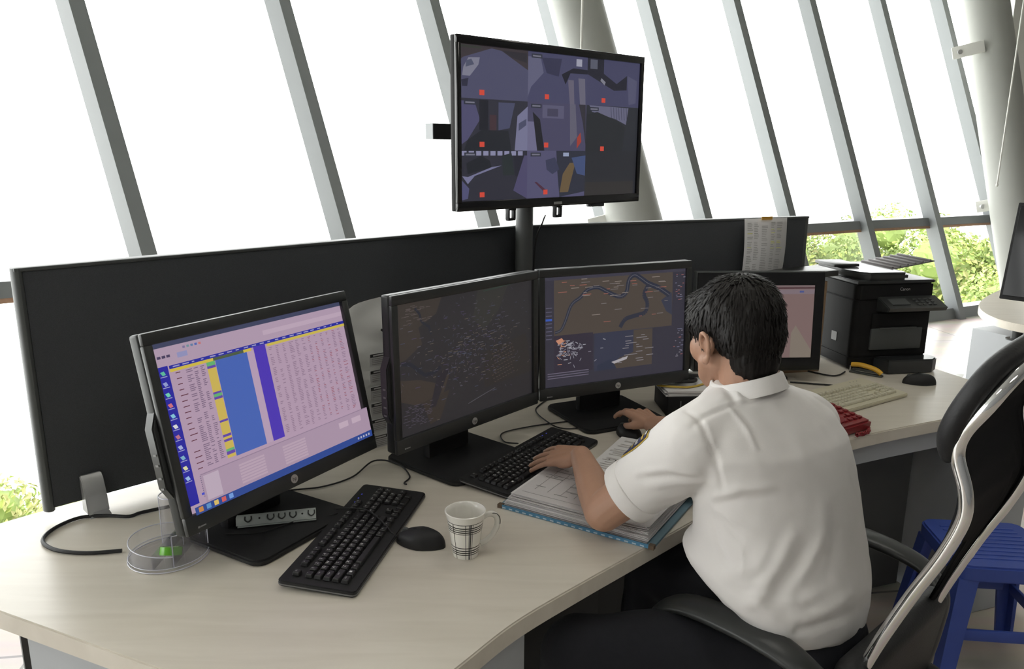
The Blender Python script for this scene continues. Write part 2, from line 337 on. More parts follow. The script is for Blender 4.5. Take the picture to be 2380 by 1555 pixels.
def strip(b, pts, z0, z1, th, m=None):
    for i in range(len(pts) - 1):
        a = Vector((*pts[i], 0)) - O; c = Vector((*pts[i + 1], 0)) - O; d = (c - a); L = d.length
        b.box(((a + c) / 2).to_2d().to_3d() + Vector((0, 0, (z0 + z1) / 2)), (L + .002, th, z1 - z0), m, R=rotz(math.atan2(d.y, d.x)))
strip(ap, [(1.0, 2.27), (1.2, 2.365), (1.40, 2.455)], .635, .708, .02); ap.build('apron', grey_panel, t, 0)
b = MB(); strip(b, [(-.905, 1.327), (-.60, 1.185), (-.26, 1.035)], .05, .709, .02); strip(b, [(-.26, 1.035), (-.12, 1.21), (.02, 1.37)], .05, .709, .02); b.build('end_panel', grey_panel, t, 0)
b = MB(); strip(b, [(-1.12, 1.60), (.05, 2.62), (1.45, 3.20)], .05, .709, .02); b.build('back_panel', dark_panel, t, 0)
b = MB(); b.box(Vector((1.56, 2.79, .31)) - O, (.26, .62, .62), None, .004, R=rotz(math.radians(20))); pd = b.build('pedestal', grey_panel, t, 0)
for x, y in ((1.505, 2.56), (1.42, 3.0)):
    p = MB(); p.cyl(Vector((x, y, .62)) - O, Vector((x, y, .71)) - O, .024); p.cyl(Vector((x, y, .62)) - O, Vector((x, y, .626)) - O, .05); p.build('desk_post', blk2, t)
b = MB(); strip(b, [(.02, 1.72), (.25, 2.08), (.62, 2.36), (1.0, 2.50), (1.42, 2.64)], .03, .709, .02); b.build('modesty_panel', dark_panel, t, 0)

# partition screens along the back of the desk
def partition(name, label, a, b, z0, z1, grp):
    a = Vector((*a, 0)); b = Vector((*b, 0)); d = b - a; L = d.length
    t = thing(name, label, 'partition', a, math.atan2(d.y, d.x), grp)
    MB().box((L / 2, .018, (z0 + z1) / 2), (L - .03, .034, z1 - z0 - .012), None, .004).build('fabric_panel', fabric, t)
    e = MB(); e.tube([(.008, .018, z0), (.008, .018, z1)], [(.02, .012)] * 2, 14, flat=(0, 1, 0)); e.tube([(L - .008, .018, z0), (L - .008, .018, z1)], [(.02, .012)] * 2, 14, flat=(0, 1, 0)); e.box((L / 2, .018, z1 - .003), (L, .038, .008), None, .002); e.build('edge_trim', alu_dark, t)
    for x in (.095, L - .16):
        k = MB(); k.add([(x - .02, -.045, DZ), (x + .025, -.045, DZ), (x + .025, 0, DZ), (x - .02, 0, DZ), (x - .012, -.04, DZ + .012), (x + .02, -.04, DZ + .012), (x + .02, 0, DZ + .012), (x - .012, 0, DZ + .012)], [(0, 1, 2, 3), (4, 5, 6, 7), (0, 1, 5, 4), (1, 2, 6, 5), (2, 3, 7, 6), (3, 0, 4, 7)])
        k.prism([(-.04, .0), (-.034, .035), (-.018, .075), (-.006, .085), (0, .085), (0, 0)], -.023, .023, None, Matrix(((0, 0, 1, x), (1, 0, 0, 0), (0, 1, 0, DZ + .008), (0, 0, 0, 1))), .002)
        k.build('clamp_bracket', alu, t)
    return t
partition('desk_partition', 'dark grey fabric partition behind the three dark-bezelled monitors, left of the pole', (-1.043, 1.638), (.030, 2.668), .775, 1.328, 'desk partitions')
partition('desk_partition', 'dark grey fabric partition with a paper list hung on it, right of the pole', (.048, 2.664), (1.163, 3.125), .752, 1.328, 'desk partitions')
# paper list over the right partition
pa = math.atan2(3.125 - 2.668, 1.163 - .062)
t = thing('paper_list', 'white printed list hung over the right partition with orange tape', 'paper', (.955, 3.028, 1.335), pa)
b = MB(); n = 10
vs = []; 
for i in range(n + 1):
    z = -.006 - i * .215 / n
    for x in (-.1, .1): vs.append((x - .012 * (i / n), -.012 - .012 * math.sin(i / n * 2.4) - (.012 if x < 0 else 0) * i / n, z))
b.add(vs, [(2 * i, 2 * i + 1, 2 * i + 3, 2 * i + 2) for i in range(n)]); o = b.build('sheet', paper, t); so = o.modifiers.new('s', 'SOLIDIFY'); so.thickness = .0006
def on_sheet(u, v):   # u across, v down (0..1)
    i = v * n; th = .012 * math.sin(v * 2.4); sl = .012 * v
    return Vector((-.1 + .2 * u - .012 * v, -.0128 - th - sl * (1 - u) - .0004, -.006 - .215 * v))
pr = MB(); yl = P('yellow_highlighter', (.75, .75, .12), .8); rnd = random.Random(4)
for r in range(30):
    v = .07 + r * .03
    for c0, c1 in ((.06, .2), (.22, .34), (.4, .55), (.62, .72), (.76, .9)):
        if rnd.random() < .12: continue
        w = rnd.uniform(.6, 1); q = [on_sheet(c0, v), on_sheet(c0 + (c1 - c0) * w, v), on_sheet(c0 + (c1 - c0) * w, v + .008), on_sheet(c0, v + .008)]
        pr.add(q, [(0, 1, 2, 3)], yl if (r in (4, 6, 11, 12, 15) and c0 > .5) or (r in (6, 14) and c0 < .1) else ink)
pr.build('printed_rows', None, o, 0)
MB().box((-.0, -.017, -.005), (.05, .002, .012)).build('tape', P('orange_tape', (.6, .33, .05), .5), t, 0)

# ------------------------------------------------------------------ monitors
MWD, MHT = .542, .391
def monitor_body(t, tilt, zc, base_back=.06):
    X = Matrix.Translation((0, 0, zc)) @ Matrix.Rotation(-tilt, 4, 'X')
    W2, H2 = MWD / 2, MHT / 2; bz, bb, bt = .020, .037, .024
    b = MB(); b.box((0, .0145, 0), (MWD, .029, MHT), None, .006, 3, X)                                     # shell
    bm = b.build('shell', shellm, t)
    f = MB()                                                                                               # raised bezel ring
    y0 = -.005
    for c, d in (((0, y0, H2 - bt / 2), (MWD - .002, .012, bt)), ((0, y0, -H2 + bb / 2), (MWD - .002, .012, bb)), ((-W2 + bz / 2, y0, (bb - bt) / 2), (bz, .012, MHT - bb - bt + .002)), ((W2 - bz / 2, y0, (bb - bt) / 2), (bz, .012, MHT - bb - bt + .002))): f.box(c, d, None, .003, 2, X)
    f.build('bezel', blk2, t)
    k = MB(); k.prism([(-.085, 0), (-.06, .013), (.055, .013), (.085, 0)], .001, .028, blk2, X @ Matrix.Translation((-W2 + .001, 0, -.035)) @ Matrix(((0, -1, 0, 0), (0, 0, 1, 0), (1, 0, 0, 0), (0, 0, 0, 1))), .003)
    for z in (-.06, -.04, -.015, .005): k.box((-W2 - .0125, .012, -.035 + z), (.002, .009, .004), MATS['mark_grey2'] if 'mark_grey2' in MATS else P('mark_grey2', (.16, .16, .16), .4), M=X)
    for q in range(len(k.mi)): pass
    kb = k.build('port_hub', None, t)
    lg = MB(); lg.tube([(0, -.0112, -H2 + bb / 2), (0, -.0128, -H2 + bb / 2)], .0095, 24, silver, X)
    v, fc = textmesh('hp', .012); T = X @ Matrix.Translation((0, -.0132, -H2 + bb / 2)) @ Matrix.Rotation(math.pi / 2, 4, 'X'); lg.add(v, fc, blk, T); lg.build('round_badge', None, t, 0)
    mk = MB(); mk.box((-W2 + .026, -.0112, -H2 + .011), (.004, .0008, .0038), M=X); mk.box((-W2 + .0355, -.0112, -H2 + .011), (.013, .0008, .0024), M=X); mk.build('corner_mark', P('mark_grey', (.30, .30, .30), .5) if 'mark_grey' not in MATS else MATS['mark_grey'], t, 0)
    s = MB(); s.box((0, .06, .0), (.2, .05, .2), None, .015, M=X); s.build('rear_housing', blk, t)
    zt = zc - .02
    st = MB(); st.box((0, .095, (zt + .02) / 2), (.155, .03, zt), None, .008); st.build('stand_column', blk, t)
    bs = MB(); rr = .03; pl = []
    for cx, cy, a0 in ((.115, -.06, -90), (.115, .16, 0), (-.115, .16, 90), (-.115, -.06, 180)):
        for q in range(6): a = math.radians(a0 + q * 18); pl.append((cx + rr * math.cos(a), cy + rr * math.sin(a)))
    bs.prism(pl, 0, .014, None, None, .004); bs.build('stand_base', blk, t)
    return X @ Matrix.Translation((-W2 + bz, -.0015, H2 - bt)), MWD - 2 * bz, MHT - bb - bt
class Screen:
    """picture elements of a display, each a thin lit patch laid on the panel"""
    def __init__(s, M, w, h): s.b = MB(); s.b.recalc = False; s.M = M; s.w = w; s.h = h; s.k = 0
    def poly(s, pts, col, lift=None):
        s.k += 1; y = -.00002 * s.k if lift is None else -lift
        s.b.add([(u * s.w, y, -v * s.h) for u, v in pts], [tuple(range(len(pts)))], scr(*col), s.M)
    def rect(s, u0, v0, u1, v1, col, lift=None): s.poly([(u0, v0), (u0, v1), (u1, v1), (u1, v0)], col, lift)
    def line(s, pts, w, col, lift=None):
        ww = w
        if lift is None: s.k += 1; lift = .00002 * s.k
        for i in range(len(pts) - 1):
            a = Vector(pts[i]); c = Vector(pts[i + 1]); asp = s.w / s.h; d = Vector(((c.x - a.x) * asp, c.y - a.y))
            if d.length < 1e-6: continue
            n = Vector((-d.y / asp, d.x)) / d.length * ww / 2; w0 = w
            s.poly([(a.x - n.x, a.y - n.y), (a.x + n.x, a.y + n.y), (c.x + n.x, c.y + n.y), (c.x - n.x, c.y - n.y)], col, lift)
    def build(s, t, name='screen'): return s.b.build(name, None, t, 0)
def monitor(name, label, c, yaw, tilt, dx=.0):
    t = thing(name, label, 'monitor', (c[0] + dx * math.cos(yaw), c[1] + dx * math.sin(yaw), DZ), yaw, 'three matching desk monitors'); M, w, h = monitor_body(t, tilt, c[2] - DZ); return t, Screen(M, w, h)
K_ = 1.217
mp_ = lambda x, y, z: (x * K_, y * K_, EYE + (z - .83268) * K_)
rnd = random.Random(2)
# --- spreadsheet monitor
t, s = monitor('monitor', 'black widescreen monitor showing a bright spreadsheet with blue columns, nearest the viewer', mp_(-.42034, 1.32115, .39924), 1.0357, .2166, .004)
page = (172, 148, 168); T1 = (118, 98, 122)
s.rect(0, 0, 1, 1, page); s.rect(0, 0, 1, .028, (62, 66, 92)); s.rect(.0, .028, 1, .135, (170, 148, 168)); s.rect(.52, .07, 1, .10, (182, 160, 178))
for q in range(5): s.rect(.13 + q * .018, .045, .141 + q * .018, .058, [(120, 110, 150), (110, 140, 150), (90, 120, 160), (80, 100, 170), (190, 110, 110)][q])
for q in range(3): s.rect(.015 + q * .02, .075, .03 + q * .02, .09, (70, 60, 90))
s.rect(.10, .075, .145, .105, (140, 140, 180))
s.rect(0, .135, .05, .955, (40, 38, 150))
for q in range(11):
    v = .165 + q * .062; cc = [(90, 180, 150), (140, 150, 200), (110, 200, 170), (200, 110, 120), (130, 190, 210), (210, 210, 210), (180, 110, 130), (160, 170, 210), (120, 170, 190), (210, 210, 160), (150, 180, 220)][q]
    s.poly([(.014, v), (.022, v + .022), (.036, v + .018), (.03, v - .004)], cc); s.rect(.012, v + .026, .04, v + .031, (150, 150, 190))
s.rect(.055, .138, 1, .158, (42, 44, 150))
for q in range(22): s.rect(.07 + q * .042, .144, .07 + q * .042 + rnd.uniform(.01, .03), .151, (150, 148, 190), .0012)
s.rect(.055, .158, .25, .176, (200, 178, 70)); s.rect(.25, .158, .40, .176, (74, 88, 66)); s.rect(.40, .158, .44, .176, (200, 178, 70)); s.rect(.525, .158, 1, .176, (196, 176, 80))
s.rect(.215, .176, .255, .77, (196, 172, 84))
for v0, v1, c in ((.176, .20, (96, 170, 110)), (.20, .215, (96, 70, 160)), (.36, .372, (96, 70, 160)), (.372, .39, (96, 170, 110)), (.39, .405, (96, 70, 160)), (.535, .548, (96, 70, 160)), (.625, .64, (96, 70, 160)), (.655, .67, (96, 70, 160)), (.715, .73, (96, 170, 110)), (.73, .75, (96, 70, 160))): s.rect(.215, v0, .255, v1, c)
s.rect(.257, .176, .415, .775, (68, 96, 172)); s.rect(.415, .176, .45, .775, (176, 152, 176)); s.rect(.452, .158, .515, .775, (74, 52, 170))
cols = [(.075, .035), (.12, .03), (.155, .02), (.185, .02), (.27, .03), (.31, .03), (.35, .04), (.425, .02), (.47, .03)] + [(.53 + q * .038, rnd.uniform(.014, .028)) for q in range(12)]
for r in range(52):
    v = .185 + r * .0113
    for q, (u, w) in enumerate(cols):
        if rnd.random() < .2 or (u < .1 and r % 3): continue
        c = T1 if u < .26 else (58, 84, 150) if u < .41 else T1 if u < .45 else (64, 44, 150) if u < .52 else (140, 116, 138)
        if u > .72 and rnd.random() < .35: c = (150, 96, 112)
        if u < .1: c = (92, 44, 60)
        s.rect(u, v, u + w * rnd.uniform(.5, 1), v + .005, c, .0014)
s.rect(.055, .785, 1, .79, (140, 120, 142)); s.rect(.055, .79, 1, .955, (164, 142, 162)); s.rect(.065, .80, .135, .945, (182, 164, 180))
for r in range(11): s.rect(.075, .806 + r * .012, .075 + rnd.uniform(.02, .05), .812 + r * .012, (100, 90, 116), .0014)
s.rect(.066, .905, .135, .918, (60, 70, 190), .0016)
for u in (.17, .40):
    for r in range(7): s.rect(u, .82 + r * .018, u + .05, .827 + r * .018, (110, 92, 116), .0014); s.rect(u + .06, .818 + r * .018, u + .19, .830 + r * .018, (178, 156, 172))
s.rect(.80, .82, .86, .86, (186, 164, 180)); s.rect(.885, .82, .945, .86, (186, 164, 180))
s.rect(0, .955, 1, 1, (44, 70, 140)); 
for q, c in enumerate(((190, 130, 70), (90, 140, 190), (210, 180, 100), (200, 90, 90), (110, 150, 210))): s.rect(.015 + q * .035, .962, .035 + q * .035, .99, c)
for q in range(5): s.rect(.9 + q * .018, .97, .91 + q * .018, .985, (170, 170, 190))
s.build(t); MON1 = t
# --- dark traffic map monitor
t, s = monitor('monitor', 'black widescreen monitor with a nearly dark traffic map, the middle one of three', mp_(-.0936, 1.64232, .39552), .861, .0185, .008)
s.rect(0, 0, 1, 1, (43, 41, 43))
s.poly([(0, 0), (.30, 0), (.26, .12), (.14, .2), (.16, .33), (.05, .42), (0, .43)], (56, 50, 46)); s.poly([(.56, .0), (.80, 0), (.72, .2), (.6, .34), (.52, .22)], (48, 47, 45)); s.poly([(0, .56), (.14, .60), (.25, .66), (.34, .62), (.28, .8), (.1, .78), (0, .72)], (57, 50, 45)); s.poly([(.60, .52), (.95, .45), (1, .8), (.6, .82)], (44, 41, 40)); s.poly([(.15, .78), (.34, .74), (.27, .95), (.2, .97)], (52, 46, 42))
s.line(spline_uv := [(.12, .05), (.15, .10), (.16, .16), (.21, .21), (.22, .27)], .02, (36, 38, 46)); s.line([(.02, .44), (.08, .46), (.13, .52), (.17, .57), (.24, .57), (.28, .54)], .028, (34, 36, 44))
s.poly([(.26, .58), (.34, .57), (.24, .84), (.2, .84)], (40, 37, 42)); s.line([(.6, .02), (.85, -.0), (.96, .0)], .008, (44, 60, 52))
for k in range(420):
    g = rnd.random(); u = min(.98, max(.02, rnd.gauss(.48, .2))); v = min(.95, max(.03, rnd.gauss(.45, .17))); c = rnd.choice([(74, 70, 82), (84, 82, 90), (66, 70, 86), (92, 84, 76), (70, 62, 84)])
    if rnd.random() < .45: s.rect(u, v, u + rnd.uniform(.01, .035), v + .005, c, .0012)
    else: a = rnd.uniform(0, 3.1); s.line([(u, v), (u + .016 * math.cos(a), v + .02 * math.sin(a))], .003, c, .0013)
for k in range(70):
    s.rect(rnd.uniform(.03, .2), rnd.uniform(.70, .82), rnd.uniform(.2, .23) if k < 3 else 0, 0, (60, 56, 66), .0012) if False else None
    u = rnd.uniform(.02, .2); v = .78 + (k % 14) * .012; s.rect(u, v, u + .02, v + .004, (78, 72, 84), .0012)
for k in range(26): u = rnd.uniform(.03, .2); v = rnd.uniform(.02, .16); s.rect(u, v, u + .03, v + .004, (86, 78, 76), .0012)
for r in range(9):
    for q in range(8): s.rect(.66 + q * .022 + (r % 3) * .01, .55 + r * .03 - q * .006, .674 + q * .022 + (r % 3) * .01, .555 + r * .03 - q * .006, (78, 68, 62), .0012)
s.line([(.45, .89), (.55, .86), (.66, .83)], .006, (76, 74, 80)); s.build(t)
# --- river map monitor
t, s = monitor('monitor', 'black widescreen monitor showing a winding dark river on a brown map', mp_(.26363, 1.94055, .39151), .4392, .0446)
s.rect(0, 0, 1, 1, (52, 50, 60)); s.rect(.065, .03, .905, .545, (74, 66, 60)); s.rect(.0, 0, 1, .03, (60, 58, 70)); s.rect(.065, .53, .33, .88, (50, 45, 56)); s.rect(.34, .545, .76, .90, (52, 54, 70)); s.poly([(.62, .55), (.76, .55), (.76, .90), (.42, .90), (.52, .80), (.62, .76)], (72, 64, 58))
s.poly([(.36, .85), (.46, .80), (.5, .9), (.36, .9)], (46, 50, 66)); s.poly([(.82, .29), (.90, .22), (.905, .44), (.86, .40)], (54, 56, 70))
rv = [p[:2] for p in spline([(.07, .50, 0), (.11, .48, 0), (.14, .40, 0), (.18, .26, 0), (.24, .20, 0), (.29, .135, 0), (.36, .12, 0), (.43, .17, 0), (.51, .22, 0), (.56, .19, 0), (.58, .07, 0), (.62, .03, 0), (.67, .07, 0), (.72, .12, 0), (.80, .17, 0), (.88, .245, 0)], 5)]
for i in range(len(rv) - 1): s.line(rv[i:i + 2], .026 + .026 * i / len(rv), (44, 47, 60), .0014)
s.line(rv, .006, (84, 84, 92), .00145)
r2 = [p[:2] for p in spline([(.72, .13, 0), (.69, .22, 0), (.715, .30, 0), (.70, .39, 0), (.62, .415, 0), (.555, .44, 0), (.52, .51, 0)], 5)]; s.line(r2, .04, (46, 48, 60), .00142)
for k in range(46):
    u = rnd.uniform(.09, .88); v = rnd.uniform(.03, .2) if k < 34 else rnd.uniform(.2, .45); L = rnd.uniform(.02, .06); s.rect(u, v, u + L, v + .006, rnd.choice([(128, 118, 112), (110, 104, 104), (140, 90, 80)]), .0016)
for k in range(90):
    u = .08 + abs(rnd.gauss(0, .1)); v = min(.86, .58 + abs(rnd.gauss(0, .1))); c = rnd.choice([(150, 150, 158), (120, 116, 128), (176, 126, 100) if u < .16 else (130, 130, 140)])
    if rnd.random() < .5: s.rect(u, v, u + rnd.uniform(.01, .03), v + .007, c, .0016)
    else: a = rnd.uniform(0, 3.1); s.line([(u, v), (u + .02 * math.cos(a), v + .03 * math.sin(a))], .006, c, .0016)
s.poly([(.07, .57), (.11, .55), (.125, .58), (.09, .61)], (186, 130, 104))
for r in range(3): s.rect(.02, .87 + r * .022, .3, .878 + r * .022, (98, 92, 108), .0016)
for k in range(24): u = rnd.uniform(.5, .72); v = .6 + (k % 12) * .022; s.rect(u, v, u + rnd.uniform(.02, .06), v + .007, (120, 116, 120), .0016)
s.poly([(.46, .83), (.58, .79), (.57, .82), (.48, .85)], (160, 156, 160), .0017)
for k in range(40): u = rnd.uniform(.92, .985); v = rnd.choice([rnd.uniform(.05, .3), rnd.uniform(.55, .85)]); s.rect(u, v, u + rnd.uniform(.008, .02), v + .007, rnd.choice([(120, 116, 126), (130, 84, 84), (100, 100, 120)]), .0016)
for k in range(9): s.rect(.01, .27 + k * .035, .05, .278 + k * .035, (84, 82, 100), .0016)
s.rect(.008, .37, .05, .39, (52, 84, 170), .0017); s.build(t)

# touch screen terminal behind the man's head
t = thing('touchscreen_terminal', 'black glass-fronted touchscreen terminal with a pinkish page, right of the man\'s head', 'monitor', (.895, 2.80, DZ), math.radians(4))
TW, TH = .475, .365; X = Matrix.Translation((0, 0, .225)) @ Matrix.Rotation(math.radians(-4), 4, 'X')
MB().box((0, .02, 0), (TW, .04, TH), None, .004, M=X).build('shell', alu_dark, t)
MB().box((0, -.002, 0), (TW - .008, .006, TH - .008), None, .001, M=X).build('front_glass', gloss, t, 0)
s = Screen(X @ Matrix.Translation((-TW / 2 + .04, -.0055, TH / 2 - .05)), TW - .08, TH - .1)
s.rect(0, 0, 1, 1, (116, 96, 94)); s.rect(0, 0, 1, .05, (112, 96, 96)); s.rect(.3, .06, 1, .12, (118, 104, 110)); s.rect(.86, .075, .9, .1, (70, 80, 130)); s.rect(.0, .03, 1, .045, (60, 30, 36)); s.poly([(.8, 1), (.8, .66), (.84, .55), (1, .9), (1, 1)], (120, 110, 100)); s.build(t)
b = MB(); b.box((0, .045, .006), (.26, .07, .012), None, .003); b.box((0, .058, .11), (.2, .03, .2), None, .006); b.build('stand', blk, t)
# small dark box with papers and cables, in front of the terminal
t = thing('desktop_case', 'small dark grey box under papers and cables, right of the river map monitor', 'device box', (.565, 2.475, DZ), math.radians(4))
b = MB(); b.box((0, 0, .034), (.155, .17, .068), None, .006); b.build('case', prn, t)
MB().box((-.035, -.0855, .04), (.004, .002, .03)).build('vent', alu_dark, t, 0)
MB().cyl((.01, -.084, .02), (.01, -.088, .02), .012).build('badge', silver, t)
t = thing('paper_pad', 'pad of white paper lying on the small dark box', 'paper pad', (.565, 2.475, DZ + .0685), math.radians(6))
b = MB()
for k in range(6): b.box((rnd.uniform(-.004, .004), rnd.uniform(-.004, .004), .0015 + k * .003), (.16, .15, .0028), R=rotz(rnd.uniform(-.05, .05)))
b.build('sheets', paper, t, 0)
def cable(name, label, pts, r, mat, n=8, cat='cable', up=None):
    b = MB(); b.tube(spline(pts, 7), r, n, mat); o = b.build(name, None); return tag(o, label, cat)
ycab = P('yellow_cable', (.55, .38, .05), .5)
ztop = DZ + .0685 + .018
cable('network_cable', 'thin yellow cable lying on the paper pad', [(.47, 2.45, ztop + .002), (.52, 2.42, ztop + .006), (.58, 2.43, ztop + .004), (.66, 2.50, ztop + .003), (.72, 2.60, ztop - .01)], .0035, ycab)
cable('coiled_cable', 'bundle of black cable on the paper pad beside the river map monitor', [(.48, 2.50, ztop + .006), (.53, 2.53, ztop + .012), (.60, 2.50, ztop + .010), (.58, 2.45, ztop + .016), (.51, 2.47, ztop + .012), (.53, 2.52, ztop + .022), (.61, 2.53, ztop + .012), (.66, 2.56, ztop + .006), (.72, 2.56, ztop + .0)], .006, blk)

# cardboard box and tray behind the terminal
t = thing('cardboard_box', 'brown cardboard box standing between the terminal and the printer', 'box', (1.03, 2.955, DZ), math.radians(14))
MB().box((0, 0, .176), (.30, .10, .352), None, .003).build('carton', cardboard, t)
t = thing('lever_binder', 'black flat binder lying on the cardboard box, with a pale label', 'binder', (1.04, 2.965, DZ + .353), math.radians(12))
b = MB(); R = Matrix.Rotation(math.radians(-4), 4, 'Y'); b.box((0, 0, .020), (.34, .14, .022), None, .003, R=R); b.build('cover', blk2, t); MB().box((-.02, -.0705, .024), (.05, .002, .018), R=R).build('label_strip', paper, t, 0)

# ------------------------------------------------------------------ printer
t = thing('printer', 'black multifunction printer with document feeder at the right of the desk', 'printer', (1.305, 2.945, DZ), math.radians(11))
PW, PD, PH = .32, .33, .352
b = MB()   # body with rounded front-left corner: plan polygon
pl = [(.03 - .03 * math.sin(a), .03 - .03 * math.cos(a)) for a in [math.pi / 2 * (1 - k / 5) for k in range(6)]] + [(PW, 0), (PW, PD), (0, PD)]
b.prism(pl, .012, .055, None, None, .003); b.prism([(x, y) for x, y in pl], .055, PH - .075, None, None, .003); bd = b.build('body', prn, t)
b = MB(); b.prism(pl, PH - .0745, PH - .012, None, None, .005); b.build('scanner_unit', prn, t)
b = MB(); b.prism([(-.006, -.004), (PW + .004, -.004), (PW + .004, PD), (-.006, PD)], PH - .0118, PH, None, None, .003); b.build('lid', blk2, t)
b = MB(); pf = [(.02, .03), (.05, .0), (.20, -.008), (.215, .03), (.215, PD - .03), (.0, PD - .03), (-.004, .1)]
b.prism(pf, PH + .0005, PH + .03, None, None, .009); b.build('document_feeder', P('printer_lid_plastic', (.04, .042, .042), .22), t)
b = MB(); b.box((.045, .22, PH + .037), (.11, .14, .012), None, .003); b.build('feeder_cover', blk2, t)
b = MB(); Rt = Matrix.Translation((.235, .19, PH + .034)) @ Matrix.Rotation(math.radians(-9), 4, 'Y'); b.box((.05, 0, 0), (.2, .21, .005), None, .002, M=Rt)
for k in range(6): b.box((-.03 + k * .033, 0, .005), (.007, .2, .006), None, .001, M=Rt)
b.box((-.045, 0, -.015), (.012, .2, .03), M=Rt)
b.build('feeder_tray', P('feeder_tray_grey', (.13, .12, .12), .5), t)
b = MB(); b.prism([(-.07, .010), (-.078, .024), (.0, .056), (.0, .000)], .085, .335, None, Matrix(((0, 0, 1, 0), (1, 0, 0, 0), (0, 1, 0, PH - .118), (0, 0, 0, 1))), .003); b.build('control_panel', blk2, t)
b = MB(); Rp = Matrix.Translation((.205, -.039, PH - .0765)) @ Matrix.Rotation(math.atan2(.032, .078), 4, 'X'); b.box((-.055, 0, .0), (.075, .04, .004), alu_dark, M=Rp)
for r in range(3):
    for q in range(4): b.box((.02 + q * .022, -.02 + r * .017, 0), (.012, .009, .005), alu_dark, .001, M=Rp)
b.build('keypad', None, t, 0)
b = MB(); b.box((.19, .004, PH - .16), (.24, .02, .07), None, .004); b.build('output_slot', prn, t)
b = MB(); b.box((.18, -.004, .125), (.22, .012, .085), None, .004); b.box((.18, -.011, .168), (.16, .006, .006), alu_dark); b.build('cassette_door', prn, t)
b = MB(); b.prism([(.115, -.07), (.30, -.075), (.335, -.05), (.335, .0), (.10, 0)], .002, .055, None, None, .004); b.build('paper_tray', P('smoked_plastic', (.03, .033, .036), .2), t)
b = MB(); v, fc = textmesh('Canon', .017); b.add(v, fc, silver, Matrix.Translation((.20, -.0012, PH - .035)) @ Matrix.Rotation(math.pi / 2, 4, 'X')); b.build('maker_lettering', None, t, 0)
b = MB(); b.box((-.0005, .12, .115), (.002, .035, .035), P('grey_sticker', (.3, .3, .3), .6)); b.build('sticker', None, t, 0)
cable('power_lead', 'thin black lead on the desk between the terminal and the printer', [(1.14, 2.93, DZ + .004), (1.2, 2.87, DZ + .004), (1.24, 2.88, DZ + .004), (1.28, 2.925, DZ + .004)], .003, blk)
cable('keyboard_cable', 'thin dark cable running from the terminal to the cream keyboard', [(1.02, 2.78, DZ + .004), (1.1, 2.76, DZ + .004), (1.17, 2.74, DZ + .004), (1.2, 2.70, DZ + .01)], .003, blk)

# ------------------------------------------------------------------ keyboards
L1 = [[('Esc', 0, 1)] + [('F%d' % k, 2 + (k - 1) + .5 * ((k - 1) // 4), 1) for k in range(1, 13)] + [('Prt', 15.25, 1), ('Scr', 16.25, 1), ('Brk', 17.25, 1)],
      [(c, k, 1) for k, c in enumerate('`1234567890-=')] + [('<-', 13, 2), ('Ins', 15.25, 1), ('Hm', 16.25, 1), ('Up', 17.25, 1), ('Nm', 18.5, 1), ('/', 19.5, 1), ('*', 20.5, 1), ('-', 21.5, 1)],
      [('Tab', 0, 1.5)] + [(c, 1.5 + k, 1) for k, c in enumerate('QWERTYUIOP[]')] + [('\\', 13.5, 1.5), ('Del', 15.25, 1), ('End', 16.25, 1), ('Dn', 17.25, 1), ('7', 18.5, 1), ('8', 19.5, 1), ('9', 20.5, 1), ('+', 21.5, 1)],
      [('Caps', 0, 1.75)] + [(c, 1.75 + k, 1) for k, c in enumerate("ASDFGHJKL;'")] + [('Enter', 12.75, 2.25), ('4', 18.5, 1), ('5', 19.5, 1), ('6', 20.5, 1)],
      [('Shift', 0, 2.25)] + [(c, 2.25 + k, 1) for k, c in enumerate('ZXCVBNM,./')] + [('Shift', 12.25, 2.75), ('^', 16.25, 1), ('1', 18.5, 1), ('2', 19.5, 1), ('3', 20.5, 1), ('Ent', 21.5, 1)],
      [('Ctrl', 0, 1.25), ('Win', 1.25, 1.25), ('Alt', 2.5, 1.25), ('', 3.75, 6.25), ('Alt', 10, 1.25), ('Fn', 11.25, 1.25), ('Mn', 12.5, 1.25), ('Ctrl', 13.75, 1.25), ('<', 15.25, 1), ('v', 16.25, 1), ('>', 17.25, 1), ('0', 18.5, 2), ('.', 20.5, 1)]]
KC = {}
def keymesh(ch, w, mk, mi, style):
    k = (ch, w, style)
    if k not in KC:
        b = MB(); u = .0185; a = (w * u - .003) / 2; h = .0085; b.box((0, 0, h / 2), (2 * a, .0155, h), mk, .0015, 1)
        for i, (x, y, z) in enumerate(b.v): b.v[i] = (x * (1 if z < h * .6 else .86 if w < 2 else .95), y * (1 if z < h * .6 else .84), z)
        if ch == 'Win': b.box((0, .0005, h + .0002), (.0055, .005, .0003), mi)
        elif ch: v, fc = textmesh(ch, .0085 if len(ch) == 1 else .0042); b.add(v, fc, mi, Matrix.Translation((-.001 if len(ch) < 3 else 0, .0015, h + .00015)))
        KC[k] = b.mesh('key'); KC[k].polygons.foreach_set('use_smooth', [False] * len(KC[k].polygons))
    return KC[k]
